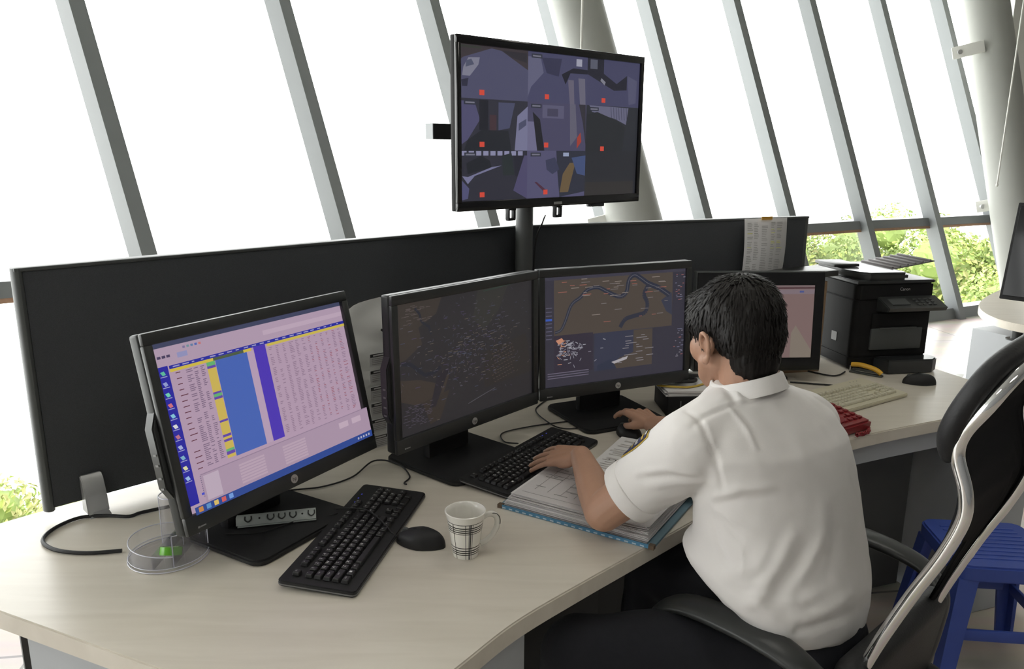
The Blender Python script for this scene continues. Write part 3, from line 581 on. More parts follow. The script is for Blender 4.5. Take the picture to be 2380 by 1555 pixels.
def keyboard(label, corner, ang, style, mk, mi, mb_, D=.16, grp='keyboards on the desk', tiltdeg=3):
    t = thing('keyboard', label, 'keyboard', (corner[0], corner[1], DZ + .0005), ang, grp)
    Wk = .457; tl = math.radians(tiltdeg); X = Matrix.Rotation(tl, 4, 'X')
    y0 = .022
    pl = []
    rr = .01
    for cx, cy, a0 in ((Wk - rr, rr, -90), (Wk - rr, D - rr, 0), (rr, D - rr, 90), (rr, rr, 180)):
        for q in range(5): a = math.radians(a0 + q * 22.5); pl.append((cx + rr * math.cos(a), cy + rr * math.sin(a)))
    MB().prism(pl, .0005, .013, None, X, .002).build('body', mb_, t)
    e = MB(); q = [(x * 1.003 - .0007, y * 1.006 - .0005) for x, y in pl]; e.prism(q, .004, .0065, None, X); e.build('edge_line', P('keyboard_edge_%s' % style, (.16, .16, .16) if style == 'dark' else (.5, .47, .36), .35), t, 0)
    foot = MB(); foot.box((.04, D - .02, .004), (.03, .01, .008)); foot.box((Wk - .04, D - .02, .004), (.03, .01, .008)); foot.build('feet', mb_, t, 0)
    keys = []
    for r, row in enumerate(L1):
        y = y0 + (5 - r) * .0185 + (.008 if r == 0 else 0) + .009
        for ch, x, w in row: keys.append((ch, .020 + (x + w / 2) * .0185, y, w))
    rest = MB()
    for i, (ch, x, y, w) in enumerate(keys):
        me = keymesh(ch, w, mk, mi, style)
        if i >= len(keys) - (len(keys) - 100) and len(keys) > 100:
            M = X @ Matrix.Translation((x, y, .013)); rest.add([v.co[:] for v in me.vertices], [tuple(p.vertices) for p in me.polygons], mk, M); continue
        o = link('key', me, t, 0); o.matrix_local = X @ Matrix.Translation((x, y, .013))
    if rest.v: o = rest.build('key', None, t, 0); o['kind'] = 'stuff'
    lb = MB()
    for k in range(3): lb.box((.355 + k * .022, D - .017, .0135), (.004, .0025, .0008), M=X)
    lb.build('indicator_lights', P('indicator_blue_%s' % style, (.1, .1, .3), .4, emit=(.03, .04, .5), es=.6) if style == 'dark' else ink, t, 0)
    return t
e1 = lambda th: Vector((math.cos(th), math.sin(th)))
def kplace(x, y, th): p = Vector((x, y)) + e1(th) * .16; return (p.x, p.y), th + math.pi / 2
keyk = P('key_black', (.016, .016, .017), .38, var=.1)
c, a = kplace(-.4494, 1.3679, -.1878); keyboard('black keyboard in front of the spreadsheet monitor, next to the mug', c, a, 'dark', keyk, white_ink, blk)
c, a = kplace(-.1339, 1.8586, -.5879); keyboard('black keyboard under the man\'s left hand', c, a, 'dark', keyk, white_ink, blk)
XD = Vector((math.cos(math.radians(33)), math.sin(math.radians(33)))); c = Vector((1.377, 2.625)) - XD * .40
kk = keyboard('old cream keyboard in front of the printer', c, math.radians(33), 'cream', P('key_cream', (.60, .57, .44), .5), P('brown_lettering', (.2, .17, .12), .6), cream, .185); kk.scale = (.875, 1, 1)
# mice
def mouse(label, c, ang, sc=1.0):
    t = thing('computer_mouse', label, 'mouse', (*c, DZ + .0005), ang, 'black computer mice'); b = MB(); n = 24; prof = []
    vs = []; rows = 10
    for i in range(rows + 1):
        f = i / rows; rr = math.cos(f * math.pi / 2) ** .55 if i < rows else 0; z = .036 * math.sin(f * math.pi / 2) ** .9
        for k in range(n):
            a = 2 * math.pi * k / n; sx = .030 * (1 - .12 * math.cos(a) ** 2); x = .056 * math.cos(a) * rr; y = sx * math.sin(a) * rr * (1 - .08 * math.sin(2 * a) ** 2)
            vs.append((x * sc, y * sc, z * sc * (1 - .18 * max(0, x / .056))))
    fs = [(i * n + k, i * n + (k + 1) % n, (i + 1) * n + (k + 1) % n, (i + 1) * n + k) for i in range(rows) for k in range(n)] + [tuple(range(n - 1, -1, -1))]
    b.add(vs, fs); b.build('body', blk, t)
    w = MB(); w.cyl((.034 * sc, -.004, .024 * sc), (.034 * sc, .004, .024 * sc), .009 * sc, n=14); w.build('scroll_wheel', alu_dark, t)
    s2 = MB(); s2.tube([(.05 * sc, 0, .016 * sc), (.03 * sc, 0, .0305 * sc), (.01 * sc, 0, .0355 * sc)], .0008, 6); s2.build('button_seam', gloss, t); return t
mouse('black mouse on the desk between the mug and the near keyboard', (-.193, 1.553), math.radians(165))
MR = (.350, 2.215); mouse('black mouse under the man\'s right hand', MR, math.radians(118))
mouse('black mouse on the bare desk right of the cream keyboard', (1.495, 2.785), math.radians(172), 1.05)

# ------------------------------------------------------------------ small things on the desk
# mug with a woven plaid print
por = P('cream_porcelain', (.80, .78, .72), .12, var=.02, coat=.4); pblk = P('plaid_black', (.015, .015, .015), .15); pgry = P('plaid_grey', (.26, .25, .25), .15)
t = thing('mug', 'white mug with black and grey plaid stripes near the desk edge', 'mug', (-.094, 1.513, DZ + .0005), math.radians(20))
zs = [.0, .002, .006, .010, .012, .0145, .017, .0195, .022, .026, .028, .040, .052, .060, .0615, .064, .0665, .069, .071, .0735, .076, .079, .082, .0835, .09, .097, .0995]
def mr(z): f = min(1, max(0, z / .0995)); return .0268 + .0142 * f ** 1.05 + .0022 * max(0, f - .8) / .2
prof = [(.0, .003), (.022, .003), (.024, 0)] + [(mr(z), z) for z in zs] + [(mr(.0995) - .002, .1005), (mr(.0995) - .0038, .0995), (mr(.09) - .004, .09), (mr(.05) - .004, .05), (mr(.012) - .004, .012), (.0, .009)]
hor = {(.010, .012), (.0145, .017), (.0195, .022), (.026, .028), (.060, .0615), (.064, .0665), (.069, .071), (.0735, .076), (.082, .0835)}; NM = 120
def plaid(i, k):
    z0, z1 = prof[i][1], prof[i + 1][1]; onout = 3 <= i < 3 + len(zs) - 1
    if not onout: return por
    if any(abs(z0 - a) < 1e-5 and abs(z1 - c) < 1e-5 for a, c in hor): return pblk
    kk = k % 40
    if z0 < .083 and kk in (4, 8, 9, 12): return pgry
    if z0 < .083 and kk in (10, 30): return pblk
    return por
b = MB(); b.lathe(prof, NM, None, None, plaid); b.build('cup', None, t, 50)
hp = [(.0375, 0, .078), (.05, 0, .083), (.063, 0, .08), (.070, 0, .068), (.069, 0, .052), (.06, 0, .036), (.047, 0, .024), (.032, 0, .018)]
h = MB(); hs = spline(hp, 5); h.tube(hs, [(.0045, .0065)] * len(hs), 14, por, flat=(0, 1, 0))
for dy in (-.004, .0, .004): h.tube([Vector(p) + Vector((.0052 * .9, dy, .002)) for p in hs[6:20]], .0008, 5, pblk)
h.build('handle', None, t)
# acrylic pen holder with green tape
t = thing('pen_holder', 'clear acrylic round pen holder behind the nearest monitor corner', 'pen holder', (-.712, 1.500, DZ + .0005), 0)
b = MB(); b.lathe([(0, 0), (.078, 0), (.080, .003), (.080, .008), (0, .008)], 48); b.build('base', clear, t)
b = MB(); n = 40
def wall(a0, a1, r, z0, z1f, th=.003):
    vs = []; m = 24
    for i in range(m + 1):
        a = a0 + (a1 - a0) * i / m; z1 = z1f(i / m)
        for rr, z in ((r, z0), (r - th, z0), (r - th, z1), (r, z1)): vs.append((rr * math.cos(a), rr * math.sin(a), z))
    fs = [(4 * i + q, 4 * i + (q + 1) % 4, 4 * i + 4 + (q + 1) % 4, 4 * i + 4 + q) for i in range(m) for q in range(4)] + [(0, 1, 2, 3), (4 * m, 4 * m + 3, 4 * m + 2, 4 * m + 1)]
    b.add(vs, fs)
wall(math.radians(60), math.radians(300), .077, .008, lambda f: .030 + .012 * math.sin(f * 3.1)); wall(math.radians(-60), math.radians(60), .077, .008, lambda f: .075)
b.box((-.0, 0, .022), (.003, .15, .03)); b.box((.035, 0, .04), (.003, .13, .064)); b.build('compartments', clear, t, 40)
edge = P('acrylic_edge', (.72, .72, .80), .15, var=.05); b = MB()  # pale lavender tubes drawn as the highlights along the acrylic edges
ring = lambda r, z, a0, a1, zf=None: [(r * math.cos(math.radians(a0 + (a1 - a0) * k / 30)), r * math.sin(math.radians(a0 + (a1 - a0) * k / 30)), z + (zf(k / 30) if zf else 0)) for k in range(31)]
b.tube(ring(.0795, .0015, 0, 360), .0012, 6); b.tube(ring(.0755, .030, 60, 300, lambda f: .012 * math.sin(f * 3.1)), .0011, 6); b.tube(ring(.0755, .075, -60, 60), .0011, 6); b.tube(ring(.0785, .0085, 0, 360), .0008, 6)
for a in (60, -60, 300, 20): q = math.radians(a); b.tube([(.0765 * math.cos(q), .0765 * math.sin(q), .009), (.0765 * math.cos(q), .0765 * math.sin(q), .075)], .0012, 6)
b.tube([(-.002 + x * .0245 / .0795, .038 + y * .0245 / .0795, .118) for x, y, z in ring(.0795, 0, 0, 360)], .0014, 6)
for a in (200, 330): q = math.radians(a); b.tube([(-.002 + .0255 * math.cos(q), .038 + .0255 * math.sin(q), .009), (-.002 + .0255 * math.cos(q), .038 + .0255 * math.sin(q), .118)], .0009, 6)
b.build('polished_edges', edge, t)
b = MB(); b.lathe([(.026, .0085), (.026, .118), (.023, .118), (.023, .0085)], 32, None, Matrix.Translation((-.002, .038, 0))); b.build('pencil_cup', clear, t)
gt = P('green_tape', (.12, .42, .02), .25, var=.1)
t2 = thing('tape_roll', 'roll of bright green tape inside the clear pen holder', 'tape roll', (-.690, 1.462, DZ + .030), 0)
b = MB(); Mt = Matrix.Rotation(math.radians(-25), 4, 'X'); b.lathe([(.0215, -.008), (.0215, .008), (.014, .008), (.014, -.008), (.0215, -.008)], 36, gt, Mt); b.build('tape', None, t2)
b = MB(); b.lathe([(.0139, -.0078), (.0139, .0078), (.012, .0078), (.012, -.0078), (.0139, -.0078)], 30, None, Mt); b.build('core', P('pale_core', (.5, .55, .35), .6), t2)
# grey clip strip on the monitor foot
t = thing('clip_strip', 'grey metal clip strip with curled clips lying on the nearest monitor foot', 'metal strip', (-.521, 1.615, DZ + .0165), math.radians(14.5)); sg = P('strip_grey', (.36, .39, .38), .4, .3)
XS = Matrix.Rotation(math.radians(52), 4, 'X')            # the face plate leans up off the foot
b = MB(); b.box((0, .013, .001), (.172, .024, .0022), None, .001, M=XS); b.box((.002, .0005, .0035), (.168, .0022, .006), None, .0008, M=XS); b.box((.002, -.004, .0012), (.168, .009, .0022), None, .0008); b.build('bar', sg, t)
for x in (-.06, -.012, .012, .036, .076):
    b = MB(); b.tube(spline([(x - .0065, .020, .0015), (x - .0065, .012, .0045), (x, .007, .006), (x + .0065, .012, .0045), (x + .0065, .020, .0015)], 5), .0015, 8, None, XS); b.build('clip', blk2, t)
for x in (-.036, .056): b = MB(); b.cyl((x, .014, .0021), (x, .014, .0026), .0022, None, 12, XS); b.build('hole', blk, t)
# cables on the desk
zc = DZ + .0045
cable('power_cable', 'thick black cable looping on the desk beside the partition end', [(-.80, 1.72, zc), (-.855, 1.685, zc), (-.875, 1.665, zc), (-.93, 1.668, zc), (-.985, 1.655, zc), (-1.012, 1.60, zc), (-1.003, 1.546, zc), (-.952, 1.508, zc), (-.883, 1.497, zc), (-.815, 1.508, zc)], .0042, blk)
cable('keyboard_cable', 'thin black cable running from behind the spreadsheet monitor to its keyboard', [(-.62, 1.78, zc), (-.54, 1.814, zc), (-.471, 1.835, zc), (-.408, 1.897, zc), (-.368, 1.985, zc + .008), (-.302, 1.972, zc + .006), (-.262, 1.905, zc), (-.270, 1.862, zc), (-.262, 1.84, zc + .006)], .0022, blk)
cable('mouse_cable', 'short thin black cable from the mouse to the near keyboard', [(-.245, 1.565, zc + .006), (-.262, 1.578, zc + .012), (-.280, 1.60, zc + .021), (-.33, 1.655, zc + .026), (-.40, 1.66, zc + .026)], .0019, blk)
cable('desk_cable', 'thin black cable crossing the edge of the nearest monitor foot', [(-.615, 1.56, DZ + .0172), (-.54, 1.57, DZ + .0172), (-.47, 1.63, DZ + .0172), (-.43, 1.65, DZ + .012), (-.395, 1.665, zc + .012)], .0016, blk)
cable('keyboard_cable', 'thin black cable curving from the river map monitor foot to the man\'s keyboard', [(.21, 2.345, zc), (.149, 2.323, zc), (.055, 2.283, zc), (-.026, 2.225, zc), (-.020, 2.155, zc), (.02, 2.125, zc + .006)], .0022, blk)
cable('mouse_cable', 'thin black cable looping from under the river map monitor to the man\'s mouse', [(.125, 2.56, zc), (.079, 2.445, zc), (.109, 2.322, zc + .004), (.159, 2.268, zc), (.254, 2.290, zc), (.315, 2.268, zc + .006)], .0022, blk)
# white plastic bag with labels between two monitors
bagm = P('white_plastic_film', (.82, .82, .80), .28, var=.05, vs=8, bump=.5, bs=22)
t = thing('plastic_bag', 'crumpled white plastic bag with black and white labels between two monitors', 'bag', (-.41, 2.16, DZ), math.radians(40))
b = MB(); m, n = 34, 40; vs = []
for i in range(m + 1):
    f = i / m; z = .002 + .40 * f
    wx = .125 * (1 - .25 * f); wy = .055 * (1 - .6 * f)
    for k in range(n):
        a = 2 * math.pi * k / n; cx, sy = math.cos(a), math.sin(a); x = wx * math.copysign(abs(cx) ** .55, cx); y = wy * math.copysign(abs(sy) ** .6, sy)
        q = Vector((x, y, z)); d = noise.noise(q * 14) * .012 * (.3 + f) + noise.noise(q * 34 + Vector((3, 1, 2))) * .005
        top = .035 * math.cos(a * 1 + .6) * max(0, f - .75) * 4 + .02 * noise.noise(Vector((x * 20, 0, 3))) * max(0, f - .8) * 5
        vs.append((x + d * cx, y + d * sy, z - max(0, f - .6) * .10 * max(0, cx) + top))
b.add(vs, [(i * n + k, i * n + (k + 1) % n, (i + 1) * n + (k + 1) % n, (i + 1) * n + k) for i in range(m) for k in range(n)] + [tuple(range(n - 1, -1, -1)), tuple(range(m * n, m * n + n))]); b.build('film', bagm, t)
for q in range(6):
    z = .028 + q * .046; l = MB(); x = -.008 + q * .003; yb = -.072 + q * .0045 - .006
    l.box((x, yb, z), (.060, .0012, .036), paper); l.box((x, yb - .0004, z + .0125), (.056, .0014, .009), inkd)
    for r in range(4): l.box((x - .002, yb - .0006, z + .003 - r * .005), (.042, .0008, .0018), ink)
    l.box((x - .002, yb - .0013, z + .0125), (.034, .0006, .004), paper); l.build('warning_label', None, t, 0)
b = MB(); b.tube(spline([(.02, -.05, .34), (.045, -.056, .31), (.055, -.06, .26), (.07, -.062, .20)], 6), .003, 6); b.build('tie', blk2, t)
t = thing('paper_tag', 'small white paper tab standing above the nearest monitor top edge', 'paper', (-.497, 2.17, DZ), math.radians(40))
b = MB(); b.add([(-.03, 0, 0), (.032, 0, 0), (.034, .004, .45), (.022, .006, .487), (-.028, .003, .495)], [(0, 1, 2, 3, 4)]); o = b.build('sheet', paper, t); so = o.modifiers.new('s', 'SOLIDIFY'); so.thickness = .002

# ------------------------------------------------------------------ paper stack, sheets, phone, stapler
ba = math.atan2(1.532 - 1.733, .307 + .028)
t = thing('document_folder', 'thick folder of loose papers with a blue checked edge under the man\'s elbow', 'folder', (-.030, 1.735, DZ + .0005), ba)
FW, FD = .39, .30
cov = P('grey_blue_board', (.14, .24, .30), .6); cb1 = P('blue_check', (.08, .24, .40), .5); cb2 = P('pale_check', (.50, .62, .70), .5); tan = P('brown_corner', (.12, .08, .05), .6)
b = MB(); b.box((FW / 2, FD / 2, .003), (FW, FD, .006), cov, .001)
nck = 40
for k in range(nck): b.box((.012 + (FW - .024) * (k + .5) / nck, -.0004, .0062 if k % 2 else .003), ((FW - .024) / nck, .0012, .0032 if k % 2 == 0 else .0030), cb1 if k % 2 else cb2)
b.box((FW / 2, -.0003, .0046), (FW - .022, .0008, .0092), cb1); b.box((.005, .004, .004), (.012, .012, .0095), tan); b.box((FW - .005, .004, .004), (.012, .012, .0095), tan); b.build('cover', None, t, 0)
b = MB(); rnd = random.Random(9); NS = 22; vs_ = []
paper2 = P('paper_edge_grey', (.60, .58, .585), .8)
for k in range(NS):
    z = .0075 + k * .00125; ox = rnd.uniform(-.004, .004) + .0006 * k; oy = rnd.uniform(-.002, .006) + k * .0008; L = FW - .03 - k * .0008; Dp = FD - .03
    vs = []; nx, ny = 14, 8
    for j in range(ny + 1):
        for i in range(nx + 1):
            u, v = i / nx, j / ny; x = .012 + ox + u * L; y = .006 + oy + v * Dp
            vs.append((x, y, z + .004 * max(0, u - .8) * 5 * k / NS * (1 - v) * (1 if k % 3 else 1.5) + .0012 * math.sin(u * 9 + k) * v * 0))
    b.add(vs, [(j * (nx + 1) + i, j * (nx + 1) + i + 1, (j + 1) * (nx + 1) + i + 1, (j + 1) * (nx + 1) + i) for j in range(ny) for i in range(nx)], paper if k % 3 else paper2)
b.recalc = False; o = b.build('paper_stack', None, t, 0); so = o.modifiers.new('s', 'SOLIDIFY'); so.thickness = .0009; so.offset = -1
zt = .0075 + (NS - 1) * .00125 + .0008
pr = MB()
for k in range(2): pr.box((FW * .5, .045 + k * .12, zt), (FW - .08, .0008, .0004), ink)
for k in range(28):
    x = rnd.uniform(.05, .30); y = rnd.uniform(.05, .25); pr.box((x, y, zt), (rnd.uniform(.01, .05), .0025, .0004), ink)
for k in range(8): pr.box((.06 + k * .035, .15, zt), (.0008, .16, .0004), ink)
pr.build('printed_form', None, t, 0)
ZP = DZ + .0005 + zt + .0006
def sheet(label, c, ang, w, h, z, seed, curl=.0):
    t = thing('paper_sheet', label, 'paper', (*c, z), ang, 'loose printed sheets'); r = random.Random(seed); b = MB(); n = 10
    b.add([(-w / 2 + w * i / n, -h / 2 + h * j / n, .0004 + curl * max(0, (i / n - .6)) * max(0, j / n - .4) * 6) for j in range(n + 1) for i in range(n + 1)], [(j * (n + 1) + i, j * (n + 1) + i + 1, (j + 1) * (n + 1) + i + 1, (j + 1) * (n + 1) + i) for j in range(n) for i in range(n)])
    o = b.build('sheet', paper, t, 0); so = o.modifiers.new('s', 'SOLIDIFY'); so.thickness = .0004; so.offset = 1
    p = MB()
    for k in range(16):
        y = h / 2 - .03 - k * (h - .05) / 17
        for x0, x1 in ((-.42, -.1), (-.05, .2), (.24, .42)):
            if r.random() < .7: p.box(((x0 + (x1 - x0) * .5 * r.uniform(.6, 1)) * w, y, .0012), ((x1 - x0) * w * r.uniform(.5, .95), .004 if r.random() < .6 else .009, .0003), P_ink2)
    p.lathe([(.0065, .0012), (.009, .0012)], 20, inkd, Matrix.Translation((-w * .3, -h * .12, 0)) @ Matrix.Diagonal((1.2, .8, 1, 1)))
    p.build('print', None, t, 0); return t
P_ink2 = P('light_grey_print', (.52, .50, .49), .8)
sheet('printed white sheet between the man\'s keyboard and his mouse hand', (.335, 1.945), math.radians(-28), .20, .285, ZP + .0005, 3, .01)
sheet('printed white sheet partly under the one by the mouse', (.42, 1.90), math.radians(-18), .20, .285, ZP - .0001, 5)
# red telephone
t = thing('telephone', 'dark red desk telephone behind the man\'s shoulder, beside the cream keyboard', 'telephone', (.968, 2.325, DZ), math.radians(33))
b = MB(); X = Matrix.Rotation(math.radians(7), 4, 'X'); b.prism([(-.085, -.1), (.085, -.1), (.085, .1), (-.085, .1)], .001, .034, None, X @ Matrix.Translation((0, 0, .012)), .006); b.box((0, -.0, .012), (.15, .18, .024), None, .003); b.build('base', red, t)
for r in range(5):
    for q in range(4):
        k = MB(); k.box((-.005 + q * .023, -.07 + r * .024, .049), (.016, .013, .006), None, .002, M=X); k.build('button', red, t)
b = MB(); hh = spline([(-.055, -.085, .052), (-.055, -.06, .066), (-.055, 0, .07), (-.055, .06, .066), (-.055, .085, .052)], 5); b.tube(hh, [(.022, .017)] * 4 + [(.016, .012)] * (len(hh) - 8) + [(.022, .017)] * 4, 14, None, X); b.build('handset', red, t)
b = MB(); pth = spline([(.080, -.02, .022), (.098, -.035, .009), (.090, -.085, .0085), (.045, -.122, .0085), (-.01, -.122, .0085)], 40); cs = []
for i, p in enumerate(pth): a = i * 1.5; cs.append(p + Vector((0, math.cos(a) * .0055, math.sin(a) * .0055 + .001)))
b.tube(cs, .0025, 6); b.build('coiled_cord', red, t)
# stapler
t = thing('stapler', 'yellow stapler lying in front of the printer', 'stapler', (1.350, 2.900, DZ + .0005), math.radians(-40))
b = MB(); hs = spline([(-.055, 0, .03), (-.02, 0, .034), (.03, 0, .026), (.055, 0, .012)], 5); b.tube(hs, [(.011, .009)] * len(hs), 12, None, None, (0, 1, 0)); b.build('top_arm', yellow, t)
b = MB(); b.box((0, 0, .003), (.12, .022, .006), None, .002); b.box((-.0, 0, .016), (.1, .012, .01), None, .002); b.build('base', alu_dark, t)
b = MB(); b.box((-.058, 0, .018), (.004, .014, .018), None, .001); b.build('front_plate', chrome, t)

# ------------------------------------------------------------------ television on a pole
t = thing('television', 'black flat television with nine camera views, hung on the pole', 'television', (.138, 2.544, 1.643), .7313)
VW, VH = .803, .480
MB().box((0, .013, 0), (VW, .022, VH), None, .003).build('back_shell', prn, t)
b = MB(); bz = .016
for c, d in (((0, -.001, VH / 2 - .0115), (VW, .012, .023)), ((0, -.001, -VH / 2 + .014), (VW, .012, .028)), ((-VW / 2 + bz / 2, -.001, 0), (bz, .012, VH - .04)), ((VW / 2 - bz / 2, -.001, 0), (bz, .012, VH - .04))): b.box(c, d, None, .002)
b.build('bezel', gloss, t)
MB().box((0, .030, .0), (.4, .03, .3), None, .01).build('rear_bulge', blk, t)
s = Screen(Matrix.Translation((-VW / 2 + bz, .0008, VH / 2 - .023)), VW - 2 * bz, VH - .051)
s.rect(0, 0, 1, 1, (44, 46, 54))
A = lambda q: [(q % 3) / 3, (q // 3) / 3]
def tp(q, pts, c):
    u, v = A(q); s.poly([(u + x / 3, v + y / 3) for x, y in pts], c)
def tr(q, a, b_, c, d, col): tp(q, [(a, b_), (a, d), (c, d), (c, b_)], col)
for q, c in enumerate(((74, 74, 98), (68, 68, 94), (66, 66, 92), (48, 48, 58), (70, 68, 92), (44, 46, 52), (46, 46, 56), (80, 78, 106), (42, 43, 48))): tr(q, 0, 0, 1, 1, c)
tp(0, [(0, 0), (1, 0), (1, .38), (.6, .06), (.45, .03), (.05, .24), (0, .3)], (58, 52, 56)); tp(0, [(.05, .42), (.12, .24), (.28, .22), (.26, .36), (.14, .58), (.03, .58)], (118, 118, 134)); tp(0, [(.09, .3), (.16, .26), (.2, .36), (.08, .42)], (76, 80, 100)); tr(0, .0, .02, .3, .06, (52, 56, 50)); tp(0, [(.6, .05), (.98, .05), (.98, .24), (.74, .16)], (46, 44, 50)); tp(0, [(.02, .66), (.12, .62), (.1, .78), (.03, .78)], (46, 46, 62))
tp(1, [(0, .1), (.2, .1), (.25, .4), (.05, .7), (0, .9)], (92, 92, 116)); tp(1, [(.22, .1), (.55, .08), (.5, .45), (.3, .4)], (52, 52, 74)); tp(1, [(.55, .4), (.75, .25), (1, .26), (1, .35), (.7, .36), (.62, .6)], (34, 34, 44)); tr(1, .8, .05, .9, .2, (150, 150, 166)); tp(1, [(.66, .5), (.76, .5), (.78, 1), (.7, 1)], (96, 92, 108)); tp(1, [(.84, .45), (.96, .45), (.98, 1), (.88, 1)], (98, 96, 112))
tp(2, [(0, 0), (.3, 0), (.3, .3), (.55, .5), (.75, .3), (.75, .62), (.5, .65), (0, .34)], (38, 38, 48)); tr(2, .05, .02, .18, .22, (84, 86, 100)); tp(2, [(.76, .3), (.95, .4), (.94, .9), (.8, .95)], (80, 80, 104)); tp(2, [(.26, .4), (.34, .48), (.32, .55), (.24, .46)], (120, 120, 132))
tp(3, [(0, .05), (.2, .05), (.28, .4), (.1, .8), (0, .9)], (76, 74, 104)); tr(3, .27, .02, .4, .6, (34, 35, 42)); tp(3, [(.55, .05), (.8, .05), (.72, .55), (.55, .6)], (70, 72, 96)); tp(3, [(.84, .3), (1, .1), (1, 1), (.8, 1)], (112, 112, 140)); tp(3, [(.86, .45), (.98, .35), (.98, .48), (.86, .6)], (72, 74, 98)); tp(3, [(.3, .6), (.7, .6), (.75, 1), (.05, 1), (.1, .8)], (36, 38, 44)); tr(3, .42, .3, .52, .6, (64, 48, 54))
tp(4, [(.0, .4), (.1, .4), (.2, 1), (0, 1)], (104, 102, 130)); tp(4, [(.08, .2), (.2, .35), (.28, 1), (.16, 1)], (34, 34, 40)); tr(4, .24, .05, .6, .32, (86, 84, 108)); tr(4, .32, .12, .5, .28, (66, 64, 84)); tp(4, [(.7, .0), (.8, 0), (.84, .7), (.72, .9)], (92, 90, 106)); tp(4, [(.84, .72), (.9, .6), (.92, .8), (.84, .95)], (150, 60, 50)); tp(4, [(.86, 0), (.98, 0), (1, .9), (.94, .4)], (50, 48, 56))
tp(5, [(.05, .0), (.8, .02), (.76, .4), (.55, .28), (.1, .14)], (96, 96, 118)); 
for k in range(7): tp(5, [(.45 + k * .05, .02), (.46 + k * .05, .02), (.48 + k * .05, .3), (.47 + k * .05, .3)], (62, 62, 80))
tp(5, [(.0, .2), (.2, .14), (.55, .3), (.75, .45), (.7, 1), (0, 1)], (40, 42, 46))
for k in range(9): tr(6, .01 + k * .105, .01, .085 + k * .105, .1, (130, 130, 158))
tp(6, [(.08, .25), (.3, .1), (.42, .2), (.45, .34), (.1, .46)], (34, 36, 42)); tp(6, [(.02, .5), (.1, .52), (.45, .33), (.6, .3), (.2, .5), (.1, .66)], (112, 112, 142)); tp(6, [(0, .56), (.12, .75), (.1, .95), (0, .98)], (78, 78, 112)); tp(6, [(.6, .1), (.75, .05), (.8, .5), (.62, .5)], (40, 46, 48)); tp(6, [(.78, .1), (.95, .1), (.9, .6), (.8, .5)], (38, 38, 48)); tp(6, [(.95, .1), (1, .1), (1, 1), (.78, .82)], (74, 70, 100))
tp(7, [(.48, 0), (1, 0), (1, .9), (.55, 1), (.5, .4)], (46, 48, 60)); tp(7, [(.3, .2), (.46, .14), (.54, .4), (.42, .5), (.32, .4)], (56, 58, 80)); tp(7, [(.12, .66), (.16, .66), (.34, .86), (.3, .9)], (74, 46, 62)); tp(7, [(.72, .26), (.82, .26), (.7, .9), (.55, .9), (.6, .5)], (98, 82, 60)); tr(7, .6, .04, .7, .12, (140, 150, 176)); tp(7, [(.75, .15), (1, .1), (1, .55), (.85, .5)], (64, 76, 112))
tr(8, .0, .7, .95, 1, (50, 48, 48))
for q in range(9):
    u, v = (.27, .88) if q not in (5,) else (.27, .98)
    if q == 8: continue
    tr(q, u, v - .05 if q != 5 else .9, u + .07, v + .05 if q != 5 else 1.0, (196, 70, 56)); 
    if q in (1, 3, 4, 5, 6, 7): tr(q, .05, .04, .22, .12, (48, 50, 62)); tr(q, .07, .065, .2, .095, (110, 110, 124))
s.build(t)
MB().box((0, -.0076, -VH / 2 + .010), (.036, .001, .008), None, .0004).build('maker_badge', MATS['mark_grey'], t, 0)
MB().box((.19, .006, -VH / 2 - .004), (.07, .02, .012), None, .003).build('sensor_bar', gloss, t)
for x in (-.150, .055):
    b = MB(); b.box((x, .056, -.0), (.006, .026, VH + .0)); 
    z0 = -VH / 2 - .004
    for c, d in (((x, .05, z0 - .002), (.03, .02, .008)), ((x - .012, .05, z0 - .016), (.007, .016, .036)), ((x + .012, .05, z0 - .016), (.007, .016, .036)), ((x, .05, z0 - .034), (.03, .016, .008))): b.box(c, d, None, .002)
    b.build('mounting_rail', blk, t)
t = thing('television_pole', 'dark grey round pole carrying the television, between the two partitions', 'pole', (.038, 2.612, 0))
MB().cyl((0, 0, DZ + .001), (0, 0, 1.72), .029, n=28).build('pole', P('pole_grey', (.10, .105, .105), .45), t)
b = MB(); b.lathe([(0, DZ + .0005), (.07, DZ + .0005), (.07, DZ + .008), (.03, DZ + .012)], 32); b.build('base_plate', blk2, t)
b = MB(); R = rotz(.7313); b.box((-.135, .072, 1.630), (.44, .04, .048), None, .002, R=R); b.box((-.135 - .2205 * math.cos(.7313), .072 - .2205 * math.sin(.7313), 1.630), (.003, .038, .046), alu, R=R); b.mats = [blk, grey_panel];  # the lit end face of the arm is coloured as a paler cap
b.mi = [0 if i < len(b.mi) - 6 else 1 for i in range(len(b.mi))]; b.build('cross_arm', None, t, 0)
b = MB(); b.box((.0, -.035, 1.64), (.06, .1, .16), None, .005, R=R); b.build('mount_plate', blk, t)
cable('television_cable', 'thin black cable dropping from the television beside the pole', [(.11, 2.70, 1.36), (.10, 2.665, 1.34), (.075, 2.645, 1.26), (.07, 2.64, 1.0), (.075, 2.635, .76)], .003, blk)

